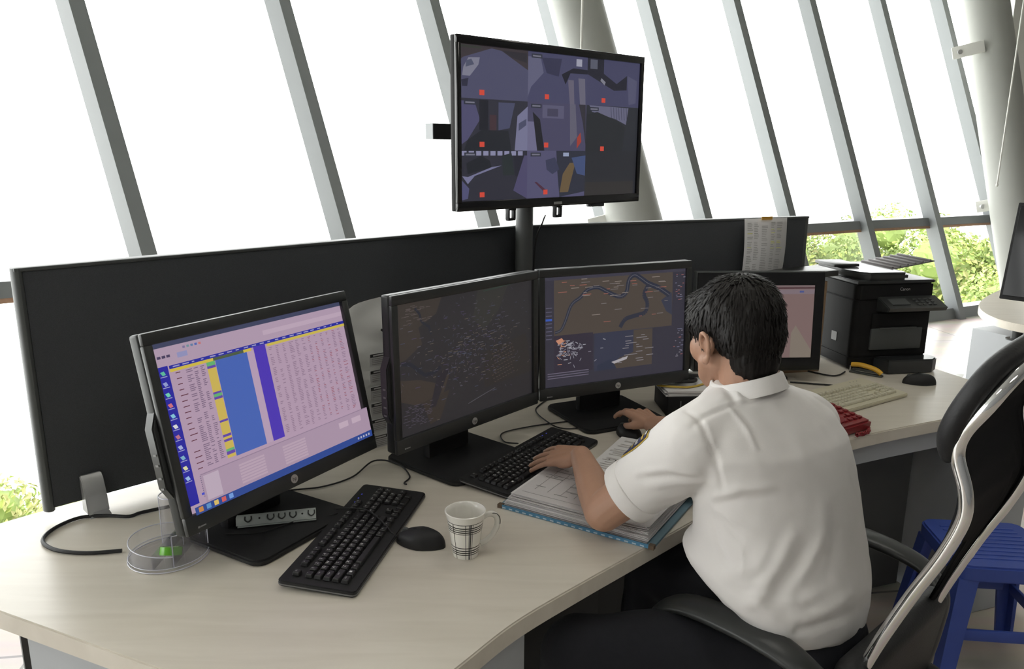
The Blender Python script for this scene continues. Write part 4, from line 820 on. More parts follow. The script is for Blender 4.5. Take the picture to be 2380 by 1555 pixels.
# ------------------------------------------------------------------ right background: second desk
t = thing('far_desk', 'pale round-ended desk on posts above a grey cabinet, at the right edge', 'desk', (2.9, 4.3, 0)); O2 = Vector((2.9, 4.3, 0))
pl = [p[:2] for p in spline([(2.80, 3.66, 0), (2.60, 3.72, 0), (2.49, 3.86, 0), (2.48, 4.02, 0), (2.54, 4.22, 0), (2.66, 4.42, 0), (2.82, 4.62, 0), (3.05, 4.86, 0)], 6)] + [(4.2, 5.5), (4.9, 4.7), (3.4, 3.72)]
MB().prism([(x - O2.x, y - O2.y) for x, y in pl], DZ - .04, DZ, None, None, .003).build('worktop', wood, t, 40)
for x, y in ((2.70, 4.12), (3.3, 4.35)):
    b = MB(); b.cyl((x - O2.x, y - O2.y, .60), (x - O2.x, y - O2.y, .71), .027); b.cyl((x - O2.x, y - O2.y, .6), (x - O2.x, y - O2.y, .606), .05); b.build('desk_post', blk2, t)
MB().box((3.30 - O2.x, 4.43 - O2.y, .30), (1.25, .50, .60), None, .004, R=rotz(math.radians(24))).build('cabinet', grey_panel, t)
t = thing('side_monitor', 'black monitor seen edge-on on the far desk at the right edge', 'monitor', (2.715, 3.93, DZ), math.radians(-50))
X = Matrix.Translation((0, 0, .33)) @ Matrix.Rotation(math.radians(-9), 4, 'X')
b = MB(); b.box((.0, .02, .0), (.44, .035, .50), None, .006, M=X); b.build('shell', prn, t); b = MB(); b.box((0, .0, 0), (.41, .01, .46), None, .002, M=X); b.build('screen', P('dark_screen_glass', (.006, .006, .007), .08, spec=.25), t, 0)
b = MB(); b.box((0, .11, .005), (.2, .16, .01), None, .003); b.box((0, .11, .17), (.06, .03, .33), None, .005); b.build('stand', blk, t)
for k in range(4):
    r = random.Random(k); cable('loose_cable', ['black cable tangle on the far desk, lowest strand', 'black cable arching off the far desk, beside the monitor', 'black cable loop under the far monitor', 'black cable strand lying across the far desk'][k], [(2.62 + r.uniform(0, .05), 3.92 + k * .012, DZ + .008), (2.70, 3.88 + k * .01, DZ + .02 + r.uniform(0, .07)), (2.79 + r.uniform(-.02, .02), 3.86, DZ + .03 + r.uniform(0, .06)), (2.9, 3.86 + r.uniform(-.03, .03), DZ + .01)], .007, blk)
t = thing('adapter_box', 'small black adapter box among cables on the far desk', 'adapter', (2.66, 3.90, DZ + .0005), .3); MB().box((0, 0, .015), (.09, .05, .03), None, .004).build('case', blk, t); MB().cyl((.045, 0, .015), (.075, .0, .012), .004).build('lead', blk, t)
t = thing('floor_bag', 'white plastic bag on the floor beside the grey cabinet', 'bag', (3.10, 5.05, .0), 0)
b = MB(); bm = bmesh.new(); bmesh.ops.create_icosphere(bm, subdivisions=4, radius=1)
for v in bm.verts: v.co = Vector((v.co.x * .24, v.co.y * .18, max(.0005, (v.co.z + .4) * .11))) * (1 + .22 * noise.noise(v.co * 3))
bm.verts.index_update(); b.add([v.co[:] for v in bm.verts], [[v.index for v in f.verts] for f in bm.faces]); bm.free(); b.build('film', bagm, t)

# blue plastic stool
t = thing('plastic_stool', 'blue plastic stool standing behind the chair at the right edge', 'stool', (1.465, 2.20, 0), math.radians(-6))
SH, SW = .42, .155
pl = []
for cx, cy, a0 in ((SW - .04, -SW + .04, -90), (SW - .04, SW - .04, 0), (-SW + .04, SW - .04, 90), (-SW + .04, -SW + .04, 180)):
    for q in range(5): a = math.radians(a0 + q * 22.5); pl.append((cx + .04 * math.cos(a), cy + .04 * math.sin(a)))
b = MB(); b.prism(pl, SH - .05, SH, None, None, .006)
for k in range(9): b.box((0, -.1 + k * .025, SH + .001), (.22, .008, .003), None, .001)
b.build('seat', bluep, t, 40)
for sx in (-1, 1):
    for sy in (-1, 1):
        b = MB(); tx, ty, bx, by = .125 * sx, .125 * sy, .175 * sx, .175 * sy
        vs = []
        for (x, y, w, z) in ((tx, ty, .042, SH - .045), (bx, by, .030, 0)):
            for dx, dy in ((1, 1), (-1.2, 1), (-1.2, .5), (.5, .5), (.5, -1.2), (1, -1.2)): vs.append((x + dx * w * sx * .6, y + dy * w * sy * .6, z))
        b.add(vs, [(0, 1, 7, 6), (1, 2, 8, 7), (2, 3, 9, 8), (3, 4, 10, 9), (4, 5, 11, 10), (5, 0, 6, 11), (0, 1, 2, 3), (0, 3, 4, 5), (6, 7, 8, 9), (6, 9, 10, 11)]); b.build('leg', bluep, t, 0)
for c, d in (((0, .152, .2), (.27, .012, .035)), ((0, -.152, .2), (.27, .012, .035)), ((.152, 0, .2), (.012, .27, .035)), ((-.152, 0, .2), (.012, .27, .035))): MB().box(c, d, None, .003).build('rung', bluep, t)

# ------------------------------------------------------------------ office chair
leather = P('black_leather', (.014, .014, .015), .5, var=.1, vs=8, bump=.12, bs=180, spec=.3)
meshf = P('black_mesh_fabric', (.010, .010, .011), .9, var=.3, vs=400, spec=.15)
t = thing('office_chair', 'black office chair with chrome side tubes that the man sits on', 'chair', (.64, 1.55, 0), math.radians(41.8))
b = MB(); b.box((0, -.0, .43), (.50, .48, .085), None, .04, 4); st = b.build('seat', leather, t, 60)
b = MB(); b.box((0, -.185, .560), (.43, .06, .22), None, .028, 3, R=Matrix.Rotation(math.radians(8), 4, 'X')); b.build('lumbar_cushion', leather, t, 60)
b = MB(); b.tube(spline([(-.235, .2, .43), (-.24, -.2, .43), (-.2, -.238, .43), (.2, -.238, .43), (.24, -.2, .43), (.235, .2, .43)], 5), .008, 8); b.build('piping', leather, st)
prof = [(-.14, .42), (-.175, .50), (-.195, .60), (-.225, .70), (-.272, .825), (-.312, .92), (-.335, .995), (-.332, 1.045), (-.313, 1.10), (-.318, 1.14), (-.345, 1.19)]
for sx in (-1, 1):
    b = MB(); b.tube(spline([(.165 * sx, y, z) for y, z in prof] + [(.145 * sx, -.362, 1.228), (.10 * sx, -.372, 1.252), (.0, -.378, 1.262)], 6), .0115, 14); b.build('side_tube', chrome, t)
def by(z): 
    for (y0, z0), (y1, z1) in zip(prof, prof[1:]):
        if z0 <= z <= z1: return y0 + (y1 - y0) * (z - z0) / (z1 - z0)
    return -.345 - (z - 1.19) * .4
b = MB(); nx, nz = 20, 44; vs = []; fs = []
for j in range(nz + 1):
    for i in range(nx + 1):
        u = -1 + 2 * i / nx; zl = .80 - .0 + (.06 * (1 - abs(u) ** 2.2)) - (.42 if abs(u) > .99 else .30 * max(0, (abs(u) - .72) / .28) ** 1.2); zt_ = 1.255 - .03 * abs(u) ** 4
        z = zl + (zt_ - zl) * j / nz; vs.append((u * (.157 - .03 * max(0, (z - 1.2) / .05)), by(z) + .010 + .012 * (1 - u * u), z))
fs = [(j * (nx + 1) + i, j * (nx + 1) + i + 1, (j + 1) * (nx + 1) + i + 1, (j + 1) * (nx + 1) + i) for j in range(nz) for i in range(nx)]
b.add(vs, fs); o = b.build('back_mesh', meshf, t, 60); so = o.modifiers.new('s', 'SOLIDIFY'); so.thickness = .006
b = MB(); hp = spline([(-.165, -.300, 1.085), (-.168, -.296, 1.12), (-.170, -.308, 1.17), (-.155, -.335, 1.235), (-.105, -.350, 1.265), (0, -.357, 1.277), (.105, -.350, 1.265), (.155, -.335, 1.235), (.170, -.308, 1.17), (.168, -.296, 1.12), (.165, -.300, 1.085)], 6); np_ = len(hp); b.tube(hp, [(lambda q: (.004 + .015 * q, .004 + .014 * q))(min(1, 8 * i / np_, 8 * (np_ - 1 - i) / np_) ** .6) for i in range(np_)], 14); b.build('head_pad', leather, t, 60)
for sx in (-1, 1):
    hp = spline([(.25 * sx, .10, .46), (.265 * sx, .165, .54), (.27 * sx, .185, .615), (.27 * sx, .125, .668), (.27 * sx, .01, .685), (.27 * sx, -.085, .680), (.268 * sx, -.15, .662), (.25 * sx, -.195, .62), (.215 * sx, -.20, .54), (.19 * sx, -.19, .46)], 6)
    n_ = len(hp); rs = []
    for i in range(n_): f = i / (n_ - 1); q = max(0, 1 - abs(f - .45) / .38); rs.append((.018 + .022 * q ** .6, .012 + .004 * q))
    b = MB(); b.tube(hp, rs, 14, None, None, (1, 0, 0)); b.build('armrest', blk2, t, 60)
b = MB(); b.box((0, 0, .375), (.2, .24, .03), None, .008); b.build('tilt_mechanism', blk, t)
b = MB(); b.cyl((0, 0, .10), (0, 0, .25), .028); b.cyl((0, 0, .25), (0, 0, .365), .018); b.build('gas_column', blk, t)
for k in range(5):
    a = k * 2 * math.pi / 5 + .3; e = MB(); e.tube([(.02 * math.cos(a), .02 * math.sin(a), .105), (.28 * math.cos(a), .28 * math.sin(a), .075)], [(.02, .022), (.014, .014)], 10); lg = e.build('base_leg', blk, t)
    c = MB(); p = Vector((.28 * math.cos(a), .28 * math.sin(a), .028)); d = Vector((-math.sin(a), math.cos(a), 0)); c.cyl(p - d * .022, p + d * .022, .0275); c.cyl(p, p + Vector((0, 0, .05)), .006); c.build('caster', blk, lg)

# ------------------------------------------------------------------ the man
skin = P('skin', (.46, .265, .18), .5, var=.08, vs=25, bump=.06, bs=220)
shirt_m = P('white_cotton', (.80, .775, .755), .75, var=.02, vs=10, bump=.05, bs=500)
trouser_m = P('black_trousers', (.010, .011, .016), .85, var=.2, vs=60, bump=.1, bs=300)
hair_m = P('black_hair', (.010, .0085, .008), .5, var=.4, vs=50, stretch=(1, 1, .15), bump=.4, bs=120, spec=.28)
PO = Vector((.60, 1.50, 0))
man = thing('person', 'man in white short-sleeved uniform shirt and black trousers working at the keyboard', 'person', PO)
V = Vector
FH = V((math.sin(math.radians(-28)), math.cos(math.radians(-28)), -.22)).normalized(); LH = V((-FH.y, FH.x, 0)).normalized(); LH = (LH + V((0, 0, .04))).normalized(); UH = FH.cross(LH) * -1
if UH.z < 0: UH = -UH
HC = V((.468, 1.618, 1.205))
def hd(f, l, u): return HC + FH * f + LH * l + UH * u
HR = Matrix((FH, LH, UH)).transposed().to_4x4()
LT = V((-.87, -.493, 0)); FT = V((-.493, .87, 0))
ELB, WRL = V((.200, 1.568, .822)), V((.172, 1.822, .846)); SHL = V((.362, 1.492, 1.0)); SHR = V((.652, 1.658, .99)); ELR, WRR = V((.520, 1.915, .86)), V((.402, 2.118, .822))
bd = MB()
# trunk
bd.ell((.60, 1.49, .58), (.155, .125, .12), R=rotz(math.radians(30))); bd.caps((.595, 1.495, .62), (.540, 1.55, .90), .11, .11); bd.caps((.540, 1.55, .90), (.515, 1.570, .97), .11, .085)
bd.caps((.497, 1.580, .99), SHL, .055, .055); bd.caps((.497, 1.580, .99), SHR, .055, .055); bd.caps((.497, 1.578, 1.02), hd(-.03, 0, -.05), .058, .056)
# head
bd.ell(hd(-.008, 0, .035), (.094, .074, .088), R=HR); bd.ell(hd(.030, 0, -.022), (.064, .068, .088), R=HR); bd.caps(hd(.005, .045, -.05), hd(.062, .018, -.095), .024, .02); bd.caps(hd(.005, -.045, -.05), hd(.062, -.018, -.095), .024, .02)
bd.ell(hd(.068, 0, -.098), (.022, .026, .018), R=HR); bd.ell(hd(.050, .044, -.026), (.032, .026, .034), R=HR); bd.ell(hd(.050, -.044, -.026), (.032, .026, .034), R=HR); bd.caps(hd(.03, .052, -.055), hd(.06, .03, -.085), .020, .018); bd.caps(hd(.03, -.052, -.055), hd(.06, -.03, -.085), .020, .018)
bd.caps(hd(.083, .035, .022), hd(.083, -.035, .022), .012, .012); bd.caps(hd(.086, 0, .012), hd(.106, 0, -.024), .009, .0125); bd.ell(hd(.096, .012, -.027), (.011, .008, .008), R=HR); bd.ell(hd(.096, -.012, -.027), (.011, .008, .008), R=HR)
bd.caps(hd(.084, .02, -.060), hd(.084, -.02, -.060), .0075, .0075); bd.caps(hd(.083, .016, -.070), hd(.083, -.016, -.070), .008, .008)
for sg_ in (1, -1):
    EX = .010; hd0 = hd; hd = lambda f, l, u: hd0(f + EX, l, u * .92 + .002)
    er = [hd(-.004 - .004, .076 * sg_, -.05), hd(.004, .079 * sg_, -.035), hd(.0, .083 * sg_, -.018), hd(-.002, .088 * sg_, .002), hd(-.012, .093 * sg_, .016), hd(-.024, .094 * sg_, .012), hd(-.029, .092 * sg_, -.004), hd(-.024, .088 * sg_, -.022), hd(-.014, .082 * sg_, -.04), hd(-.006, .079 * sg_, -.052)]
    bd.tube(spline([p - UH * .010 - FH * .002 for p in er[2:]], 4), .0048, 8); bd.ell(hd(-.012, .074 * sg_, -.018), (.016, .009, .026), R=HR); bd.ell(hd(-.008, .082 * sg_, -.056), (.009, .006, .010), R=HR); bd.ell(hd(.001, .077 * sg_, -.024), (.005, .006, .007), R=HR); hd = hd0
# arms
bd.caps(SHL, ELB, .056, .043); bd.ell(ELB, (.042, .042, .038)); bd.caps(ELB, ELB.lerp(WRL, .35), .043, .041); bd.caps(ELB.lerp(WRL, .35), WRL, .041, .0265)
bd.caps(SHR, ELR, .056, .042); bd.caps(ELR, ELR.lerp(WRR, .35), .042, .040); bd.caps(ELR.lerp(WRR, .35), WRR, .040, .027)
def hand(w, fwd, side, dn, curls, spread, thumb, lens=1.0, pr=.0):
    """w wrist, fwd to the fingers, side towards the thumb, dn palm normal"""
    fwd = fwd.normalized(); side = (side - fwd * side.dot(fwd)).normalized(); dn = (dn - fwd * dn.dot(fwd) - side * dn.dot(side)).normalized()
    kn = []
    for k, (s_, f_) in enumerate(((.032, .088), (.0105, .093), (-.0105, .088), (-.030, .079))):
        kk = w + fwd * f_ + side * s_ - dn * .002; kn.append(kk); bd.caps(w + side * s_ * .5 + fwd * .012, kk, .0150, .0100, 12)
    bd.ell(w + fwd * .05 + dn * .004, (.042, .036, .014), R=Matrix((fwd, side, dn)).transposed().to_4x4()); bd.ell(w + fwd * .035 - side * .02 + dn * .006, (.034, .016, .014), R=Matrix((fwd, side, dn)).transposed().to_4x4())
    for k, L in enumerate((.072, .080, .074, .060)):
        p = kn[k]; d = (fwd + side * spread[k]).normalized(); seg = (L * .46, L * .30, L * .24); rad = (.0084, .0076, .0070, .0060) if k < 3 else (.0076, .0068, .0062, .0053); ang = 0
        for q in range(3):
            ang += curls[k][q]; dd_ = d * math.cos(ang) + dn * math.sin(ang); p2 = p + dd_ * seg[q]; bd.caps(p, p2, rad[q], rad[q + 1], 12); p = p2
        nails.append((p - dd_ * .004, dd_, dn * math.cos(ang) - d * math.sin(ang)))
    b0 = w + fwd * .018 + side * .018 + dn * .006; pts = [b0, b0 + thumb[0], b0 + thumb[0] + thumb[1], b0 + thumb[0] + thumb[1] + thumb[2]]
    for q, (ra, rb) in enumerate(((.0165, .0118), (.0108, .0098), (.0096, .0072))): bd.caps(pts[q], pts[q + 1], ra, rb, 12)
    dd_ = (pts[3] - pts[2]).normalized(); nails.append((pts[3] - dd_ * .004, dd_, (dn * .6 - side * .4).normalized()))
nails = []
fL = V((-.128, .118, -.056)); sL = V((.68, .73, .40)); dL = V((-.12, .1, -1))
hand(WRL + V((-.006, .006, .0)), fL, sL, dL, [(.16, .14, .1), (.14, .12, .1), (.12, .12, .1), (.1, .14, .1)], [.20, .06, -.10, -.28], [V((-.005, .036, -.012)), V((-.020, .024, -.008)), V((-.020, .012, -.006))])
fR = V((-.042, .098, .004)); sR = V((-.92, -.40, 0)); dR = V((.05, 0, -1))
hand(WRR + V((-.002, .006, .004)), fR, sR, dR, [(.30, .30, .2), (.26, .34, .25), (.45, .5, .35), (.5, .5, .4)], [.02, 0, -.04, -.12], [V((-.026, .014, -.012)), V((-.014, .026, -.010)), V((-.002, .024, -.006))])
# legs and feet
HPL, KNL, ANL = V((.535, 1.452, .565)), V((.140, 1.432, .575)), V((.10, 1.56, .10)); HPR, KNR, ANR = V((.665, 1.525, .565)), V((.36, 1.78, .57)), V((.34, 1.86, .10))
for h, k, a in ((HPL, KNL, ANL), (HPR, KNR, ANR)):
    bd.caps(h, k, .085, .058); bd.caps(k, k.lerp(a, .35), .056, .055); bd.caps(k.lerp(a, .35), a, .055, .036)
loc_ = lambda mb: setattr(mb, 'v', [tuple(V(p) - PO) for p in mb.v])
loc_(bd); me = remeshed(bd, 'body', .003, 5, .5); me.materials.append(skin); body = link('body', me, man, 0); me.polygons.foreach_set('use_smooth', [True] * len(me.polygons))
body['label'] = 'skin of the face, neck, arms and hands'
nb = MB()
for p, d, u in nails:
    s_ = d.cross(u).normalized(); R = Matrix((d, s_, d.cross(s_))).transposed().to_4x4(); nb.ell(p - PO - u * .0042, (.0052, .0046, .0022), R=R, seg=10)
nb.build('fingernails', P('nail', (.55, .36, .28), .35), body)
eyes = MB(); iris = P('dark_iris', (.02, .012, .01), .2); eyew = P('eye_white', (.7, .68, .66), .3)
for sg_ in (1, -1):
    eyes.ell(hd(.079, .031 * sg_, .002) - PO, (.0115, .0125, .008), eyew, HR, 14); eyes.ell(hd(.0875, .031 * sg_, .0015) - PO, (.0035, .0055, .0055), iris, HR, 12)
    eyes.tube([hd(.091, .014 * sg_, .024) - PO, hd(.0965, .03 * sg_, .029) - PO, hd(.086, .05 * sg_, .023) - PO], [(.003, .002), (.0035, .0025), (.002, .001)], 8, hair_m)
eyes.build('eyes', None, body)
# hair: a cut cap over the skull with strand locks
hb = MB()
hb.ell(hd(-.014, 0, .040), (.098, .086, .086), R=HR, seg=28); hb.ell(hd(-.046, 0, .008), (.064, .078, .086), R=HR, seg=24); hb.ell(hd(-.055, 0, -.045), (.042, .060, .060), R=HR, seg=20); hb.ell(hd(.046, 0, .070), (.054, .072, .034), R=HR, seg=20)
for sg_ in (1, -1): hb.ell(hd(.028, .064 * sg_, .030), (.042, .020, .038), R=HR, seg=18); hb.caps(hd(.022, .069 * sg_, .02), hd(.016, .070 * sg_, -.028), .011, .006)
loc_(hb); hm = remeshed(hb, 'hair', .005, 6, .5)
bmh = bmesh.new(); bmh.from_mesh(hm); bmh.normal_update()
CU = HC - PO
for v in bmh.verts:
    q = v.co - CU; f_, l_, u_ = q.dot(FH), q.dot(LH), q.dot(UH); a = math.atan2(l_, f_)
    st_ = noise.noise(V((a * 14, u_ * 9, f_ * 9))) * .0045 + noise.noise(V((a * 36, u_ * 18, 1))) * .0022
    if u_ < .09: v.co += v.normal * st_
bvh = BVHTree.FromBMesh(bmh); rh = random.Random(21); locks = MB()
for k in range(1500):
    th = rh.uniform(0, 6.283); ph = rh.uniform(-.75, 1.45); d = FH * math.cos(th) * math.cos(ph) + LH * math.sin(th) * math.cos(ph) + UH * math.sin(ph); cc = CU - FH * .015 + UH * .03
    h = bvh.ray_cast(cc + d * .3, -d)
    if h[0] is None: continue
    p, nr = h[0], h[1]; q = p - CU; f_, u_ = q.dot(FH), q.dot(UH)
    down = (-UH * 1.0 + FH * (.9 if f_ > -.02 and u_ > .06 else .15) + d * .12); down = (down - nr * down.dot(nr)).normalized(); L = rh.uniform(.018, .034) * (.7 if u_ < 0 else 1)
    side = nr.cross(down); sw = rh.uniform(-.25, .25); e = p + down * L * .6 + side * L * sw * .4
    if u_ < -.02: L *= .5
    hh = bvh.ray_cast(cc + (e - cc).normalized() * .3, -(e - cc).normalized()); e = hh[0] + nr * .0012 if hh[0] is not None else e
    tip = e + down * L * .5 + side * L * sw * .4 + nr * .0015
    locks.tube([p - nr * .001, p.lerp(e, .5) + nr * .0016, e, tip], [(.0016, .0008), (.0030, .0012), (.0026, .0011), (.0004, .0003)], 5, None, None, side)
bmh.to_mesh(hm); bmh.free(); hm.materials.append(hair_m); hair = link('hair', hm, body, 0); hm.polygons.foreach_set('use_smooth', [True] * len(hm.polygons))
locks.build('hair_locks', hair_m, body, 60)

# shirt: torso rings and sleeves, remeshed, then folded
def ringloft(mb, secs, n=48, expo=2.3):
    vs = []
    for c, a, b_, L_, F_ in secs:
        for k in range(n):
            t_ = 2 * math.pi * k / n; ct, s_ = math.cos(t_), math.sin(t_); vs.append(V(c) + L_ * a * math.copysign(abs(ct) ** (2 / expo), ct) + F_ * b_ * math.copysign(abs(s_) ** (2 / expo), s_))
    m_ = len(secs); mb.add(vs, [(i * n + k, i * n + (k + 1) % n, (i + 1) * n + (k + 1) % n, (i + 1) * n + k) for i in range(m_ - 1) for k in range(n)] + [tuple(range(n - 1, -1, -1)), tuple(range((m_ - 1) * n, m_ * n))])
sh = MB()
TS = [((.570, 1.492, .648), .160, .138), ((.567, 1.492, .660), .178, .154), ((.555, 1.499, .69), .197, .168), ((.556, 1.502, .735), .202, .164), ((.561, 1.509, .80), .193, .140), ((.555, 1.525, .88), .191, .127), ((.543, 1.544, .94), .199, .124), ((.525, 1.555, 1.0), .202, .122), ((.513, 1.565, 1.04), .186, .104), ((.505, 1.572, 1.07), .146, .088), ((.498, 1.577, 1.095), .096, .072), ((.494, 1.580, 1.110), .066, .06)]
ringloft(sh, [(c, a, b_, LT, FT) for c, a, b_ in TS])
sh.caps(SHL + V((.08, .045, .042)), SHL + V((.0, 0, .002)), .072, .078); sh.caps(SHR + V((-.08, -.045, .042)), SHR, .068, .073)
def sleeve(a, e, r0, r1, t1):
    d = (e - a).normalized(); x = d.orthogonal().normalized(); y = d.cross(x); L = (e - a).length * t1
    ringloft(sh, [(a - d * .03, r0 * .8, r0 * .8, x, y), (a, r0, r0, x, y), (a + d * L * .5, (r0 + r1) / 2 + .003, (r0 + r1) / 2 + .003, x, y), (a + d * L, r1, r1, x, y)], 28, 2)
sleeve(SHL, ELB, .080, .063, .70); sleeve(SHR, ELR, .075, .062, .66)
for i, p in enumerate(sh.v):          # the tucked hem rises towards his left front
    p = V(p); q = (p - V((.586, 1.49, 0))).dot(V((-.935, .355, 0))) / .19; w = max(0, min(1, (.82 - p.z) / .15))
    if p.z < .82: sh.v[i] = (p.x, p.y, p.z + w * (.085 * max(q, 0) + .03 * min(q, 0)))
loc_(sh); sm_ = remeshed(sh, 'shirt', .005, 10, .5)
bms = bmesh.new(); bms.from_mesh(sm_); bms.normal_update()
import numpy as np
FOLDS = [   # creases and seams of the shirt: polyline on the cloth, height, width
    ([(0.428, 1.482, 1.089), (0.453, 1.453, 1.06), (0.468, 1.424, 1.027)], 0.005, 0.006),
    ([(0.436, 1.482, 1.089), (0.463, 1.454, 1.06), (0.478, 1.426, 1.027)], -0.0035, 0.007),
    ([(0.35, 1.447, 1.062), (0.379, 1.465, 1.076), (0.432, 1.484, 1.091), (0.482, 1.495, 1.095), (0.55, 1.533, 1.101)], -0.0045, 0.0055),
    ([(0.38, 1.471, 1.08), (0.434, 1.491, 1.095), (0.483, 1.501, 1.099)], 0.0022, 0.005),
    ([(0.346, 1.491, 1.077), (0.365, 1.457, 1.07), (0.376, 1.429, 1.044), (0.392, 1.415, 1.001), (0.403, 1.401, 0.949)], -0.006, 0.0055),
    ([(0.374, 1.457, 1.071), (0.384, 1.43, 1.044), (0.401, 1.412, 1.003), (0.412, 1.397, 0.95)], 0.0012, 0.006),
    ([(0.384, 1.413, 0.925), (0.434, 1.391, 0.954), (0.5, 1.394, 0.96)], 0.0055, 0.01),
    ([(0.388, 1.409, 0.916), (0.442, 1.385, 0.938), (0.49, 1.385, 0.941)], -0.0045, 0.009),
    ([(0.385, 1.411, 0.903), (0.42, 1.381, 0.891), (0.457, 1.365, 0.882)], 0.005, 0.009),
    ([(0.38, 1.42, 0.894), (0.4, 1.401, 0.84), (0.418, 1.382, 0.805)], -0.005, 0.009),
    ([(0.392, 1.405, 0.911), (0.413, 1.384, 0.876), (0.435, 1.369, 0.858)], -0.0045, 0.007),
    ([(0.42, 1.383, 0.9), (0.431, 1.372, 0.865), (0.443, 1.362, 0.817), (0.441, 1.363, 0.761)], 0.0022, 0.004),
    ([(0.458, 1.348, 0.752), (0.496, 1.343, 0.81), (0.538, 1.364, 0.87)], 0.0085, 0.014),
    ([(0.489, 1.332, 0.754), (0.537, 1.343, 0.806), (0.569, 1.366, 0.852)], -0.0075, 0.014),
    ([(0.52, 1.334, 0.78), (0.573, 1.356, 0.821), (0.61, 1.39, 0.866)], 0.007, 0.014),
    ([(0.425, 1.375, 0.791), (0.466, 1.35, 0.815), (0.488, 1.353, 0.849)], 0.005, 0.014),
    ([(0.433, 1.389, 0.732), (0.468, 1.341, 0.748), (0.521, 1.32, 0.708)], 0.0075, 0.012),
    ([(0.536, 1.32, 0.726), (0.606, 1.336, 0.734), (0.67, 1.374, 0.747)], 0.006, 0.014),
    ([(0.545, 1.318, 0.705), (0.617, 1.335, 0.707), (0.68, 1.37, 0.708)], -0.006, 0.01),
    ([(0.481, 1.337, 0.769), (0.544, 1.329, 0.756), (0.608, 1.35, 0.771)], 0.006, 0.013),
    ([(0.422, 1.387, 0.766), (0.45, 1.353, 0.766), (0.47, 1.341, 0.773)], -0.006, 0.009),
    ([(0.651, 1.427, 0.893), (0.632, 1.384, 0.824), (0.608, 1.353, 0.778)], -0.0045, 0.016),
    ([(0.615, 1.414, 0.908), (0.599, 1.379, 0.854)], 0.004, 0.016),
    ([(0.251, 1.473, 0.952), (0.303, 1.435, 0.977), (0.358, 1.419, 0.976)], 0.0045, 0.008),
    ([(0.259, 1.464, 0.945), (0.311, 1.432, 0.966), (0.359, 1.422, 0.964)], -0.004, 0.007),
    ([(0.274, 1.453, 0.933), (0.328, 1.43, 0.953), (0.383, 1.414, 0.951)], 0.0035, 0.01),
    ([(0.303, 1.461, 0.893), (0.355, 1.462, 0.902), (0.384, 1.413, 0.934)], -0.003, 0.01),
    ([(0.447, 1.528, 1.111), (0.455, 1.495, 1.097)], 0.0045, 0.008),
    ([(0.435, 1.529, 1.111), (0.442, 1.493, 1.096)], -0.0045, 0.008),
    ([(0.497, 1.577, 1.11), (0.486, 1.506, 1.103)], 0.0045, 0.009),
    ([(0.52, 1.487, 1.075), (0.56, 1.469, 1.037), (0.569, 1.434, 0.989)], 0.003, 0.02),
]
co_ = np.array([v.co[:] for v in bms.verts]); no_ = np.array([v.normal[:] for v in bms.verts]); DSP = np.zeros(len(co_))
for pl_, h, w in FOLDS:
    pl_ = np.array(pl_) - np.array(PO); seg = np.linalg.norm(np.diff(pl_, axis=0), axis=1); tot = seg.sum(); acc = 0; best = np.full(len(co_), 9.); tt = np.zeros(len(co_))
    for i in range(len(pl_) - 1):
        ab = pl_[i + 1] - pl_[i]; t_ = np.clip(((co_ - pl_[i]) @ ab) / (ab @ ab), 0, 1); q = co_ - (pl_[i] + t_[:, None] * ab); q = q - no_ * ((q * no_).sum(1) * .5)[:, None]
        d2 = (q * q).sum(1); m_ = d2 < best; best[m_] = d2[m_]; tt[m_] = (acc + t_[m_] * seg[i]) / tot; acc += seg[i]
    DSP += h * np.exp(-best / (w * w)) * np.sin(np.pi * (.12 + .76 * tt)) ** .7
for iv, v in enumerate(bms.verts):
    d = float(DSP[iv])
    low = max(0, (.80 - v.co.z) / .25); d += noise.noise(V((v.co.x * 16, v.co.y * 16, v.co.z * 9))) * .004 * (.35 + min(1, low)) + noise.noise(v.co * 34) * .0012
    if v.co.z < .66: d += noise.noise(V((v.co.x * 26, v.co.y * 26, 2))) * .008 * (.66 - v.co.z) / .08
    v.co += v.normal * d
bms.normal_update(); bvs = BVHTree.FromBMesh(bms); bms.to_mesh(sm_); bms.free(); sm_.materials.append(shirt_m); shirt = link('shirt', sm_, body, 0); sm_.polygons.foreach_set('use_smooth', [True] * len(sm_.polygons)); shirt['label'] = 'white short-sleeved uniform shirt'
# cuffs
for a, e, r_, t1 in ((SHL, ELB, .0682, .70), (SHR, ELR, .0665, .66)):
    d = (e - a).normalized(); L = (e - a).length * t1; p0 = a + d * (L - .028) - PO; p1 = a + d * (L + .004) - PO
    b = MB(); b.tube([p0, p0 + d * .0008, p0 + d * .003, p1 - d * .002, p1, p1 - d * .001, p1 - d * .02], [r_ - .006, r_ - .001, r_ + .0006, r_ + .0006, r_ - .0005, r_ - .003, r_ - .006], 36, cap=False); b.build('sleeve_cuff', shirt_m, shirt, 60)
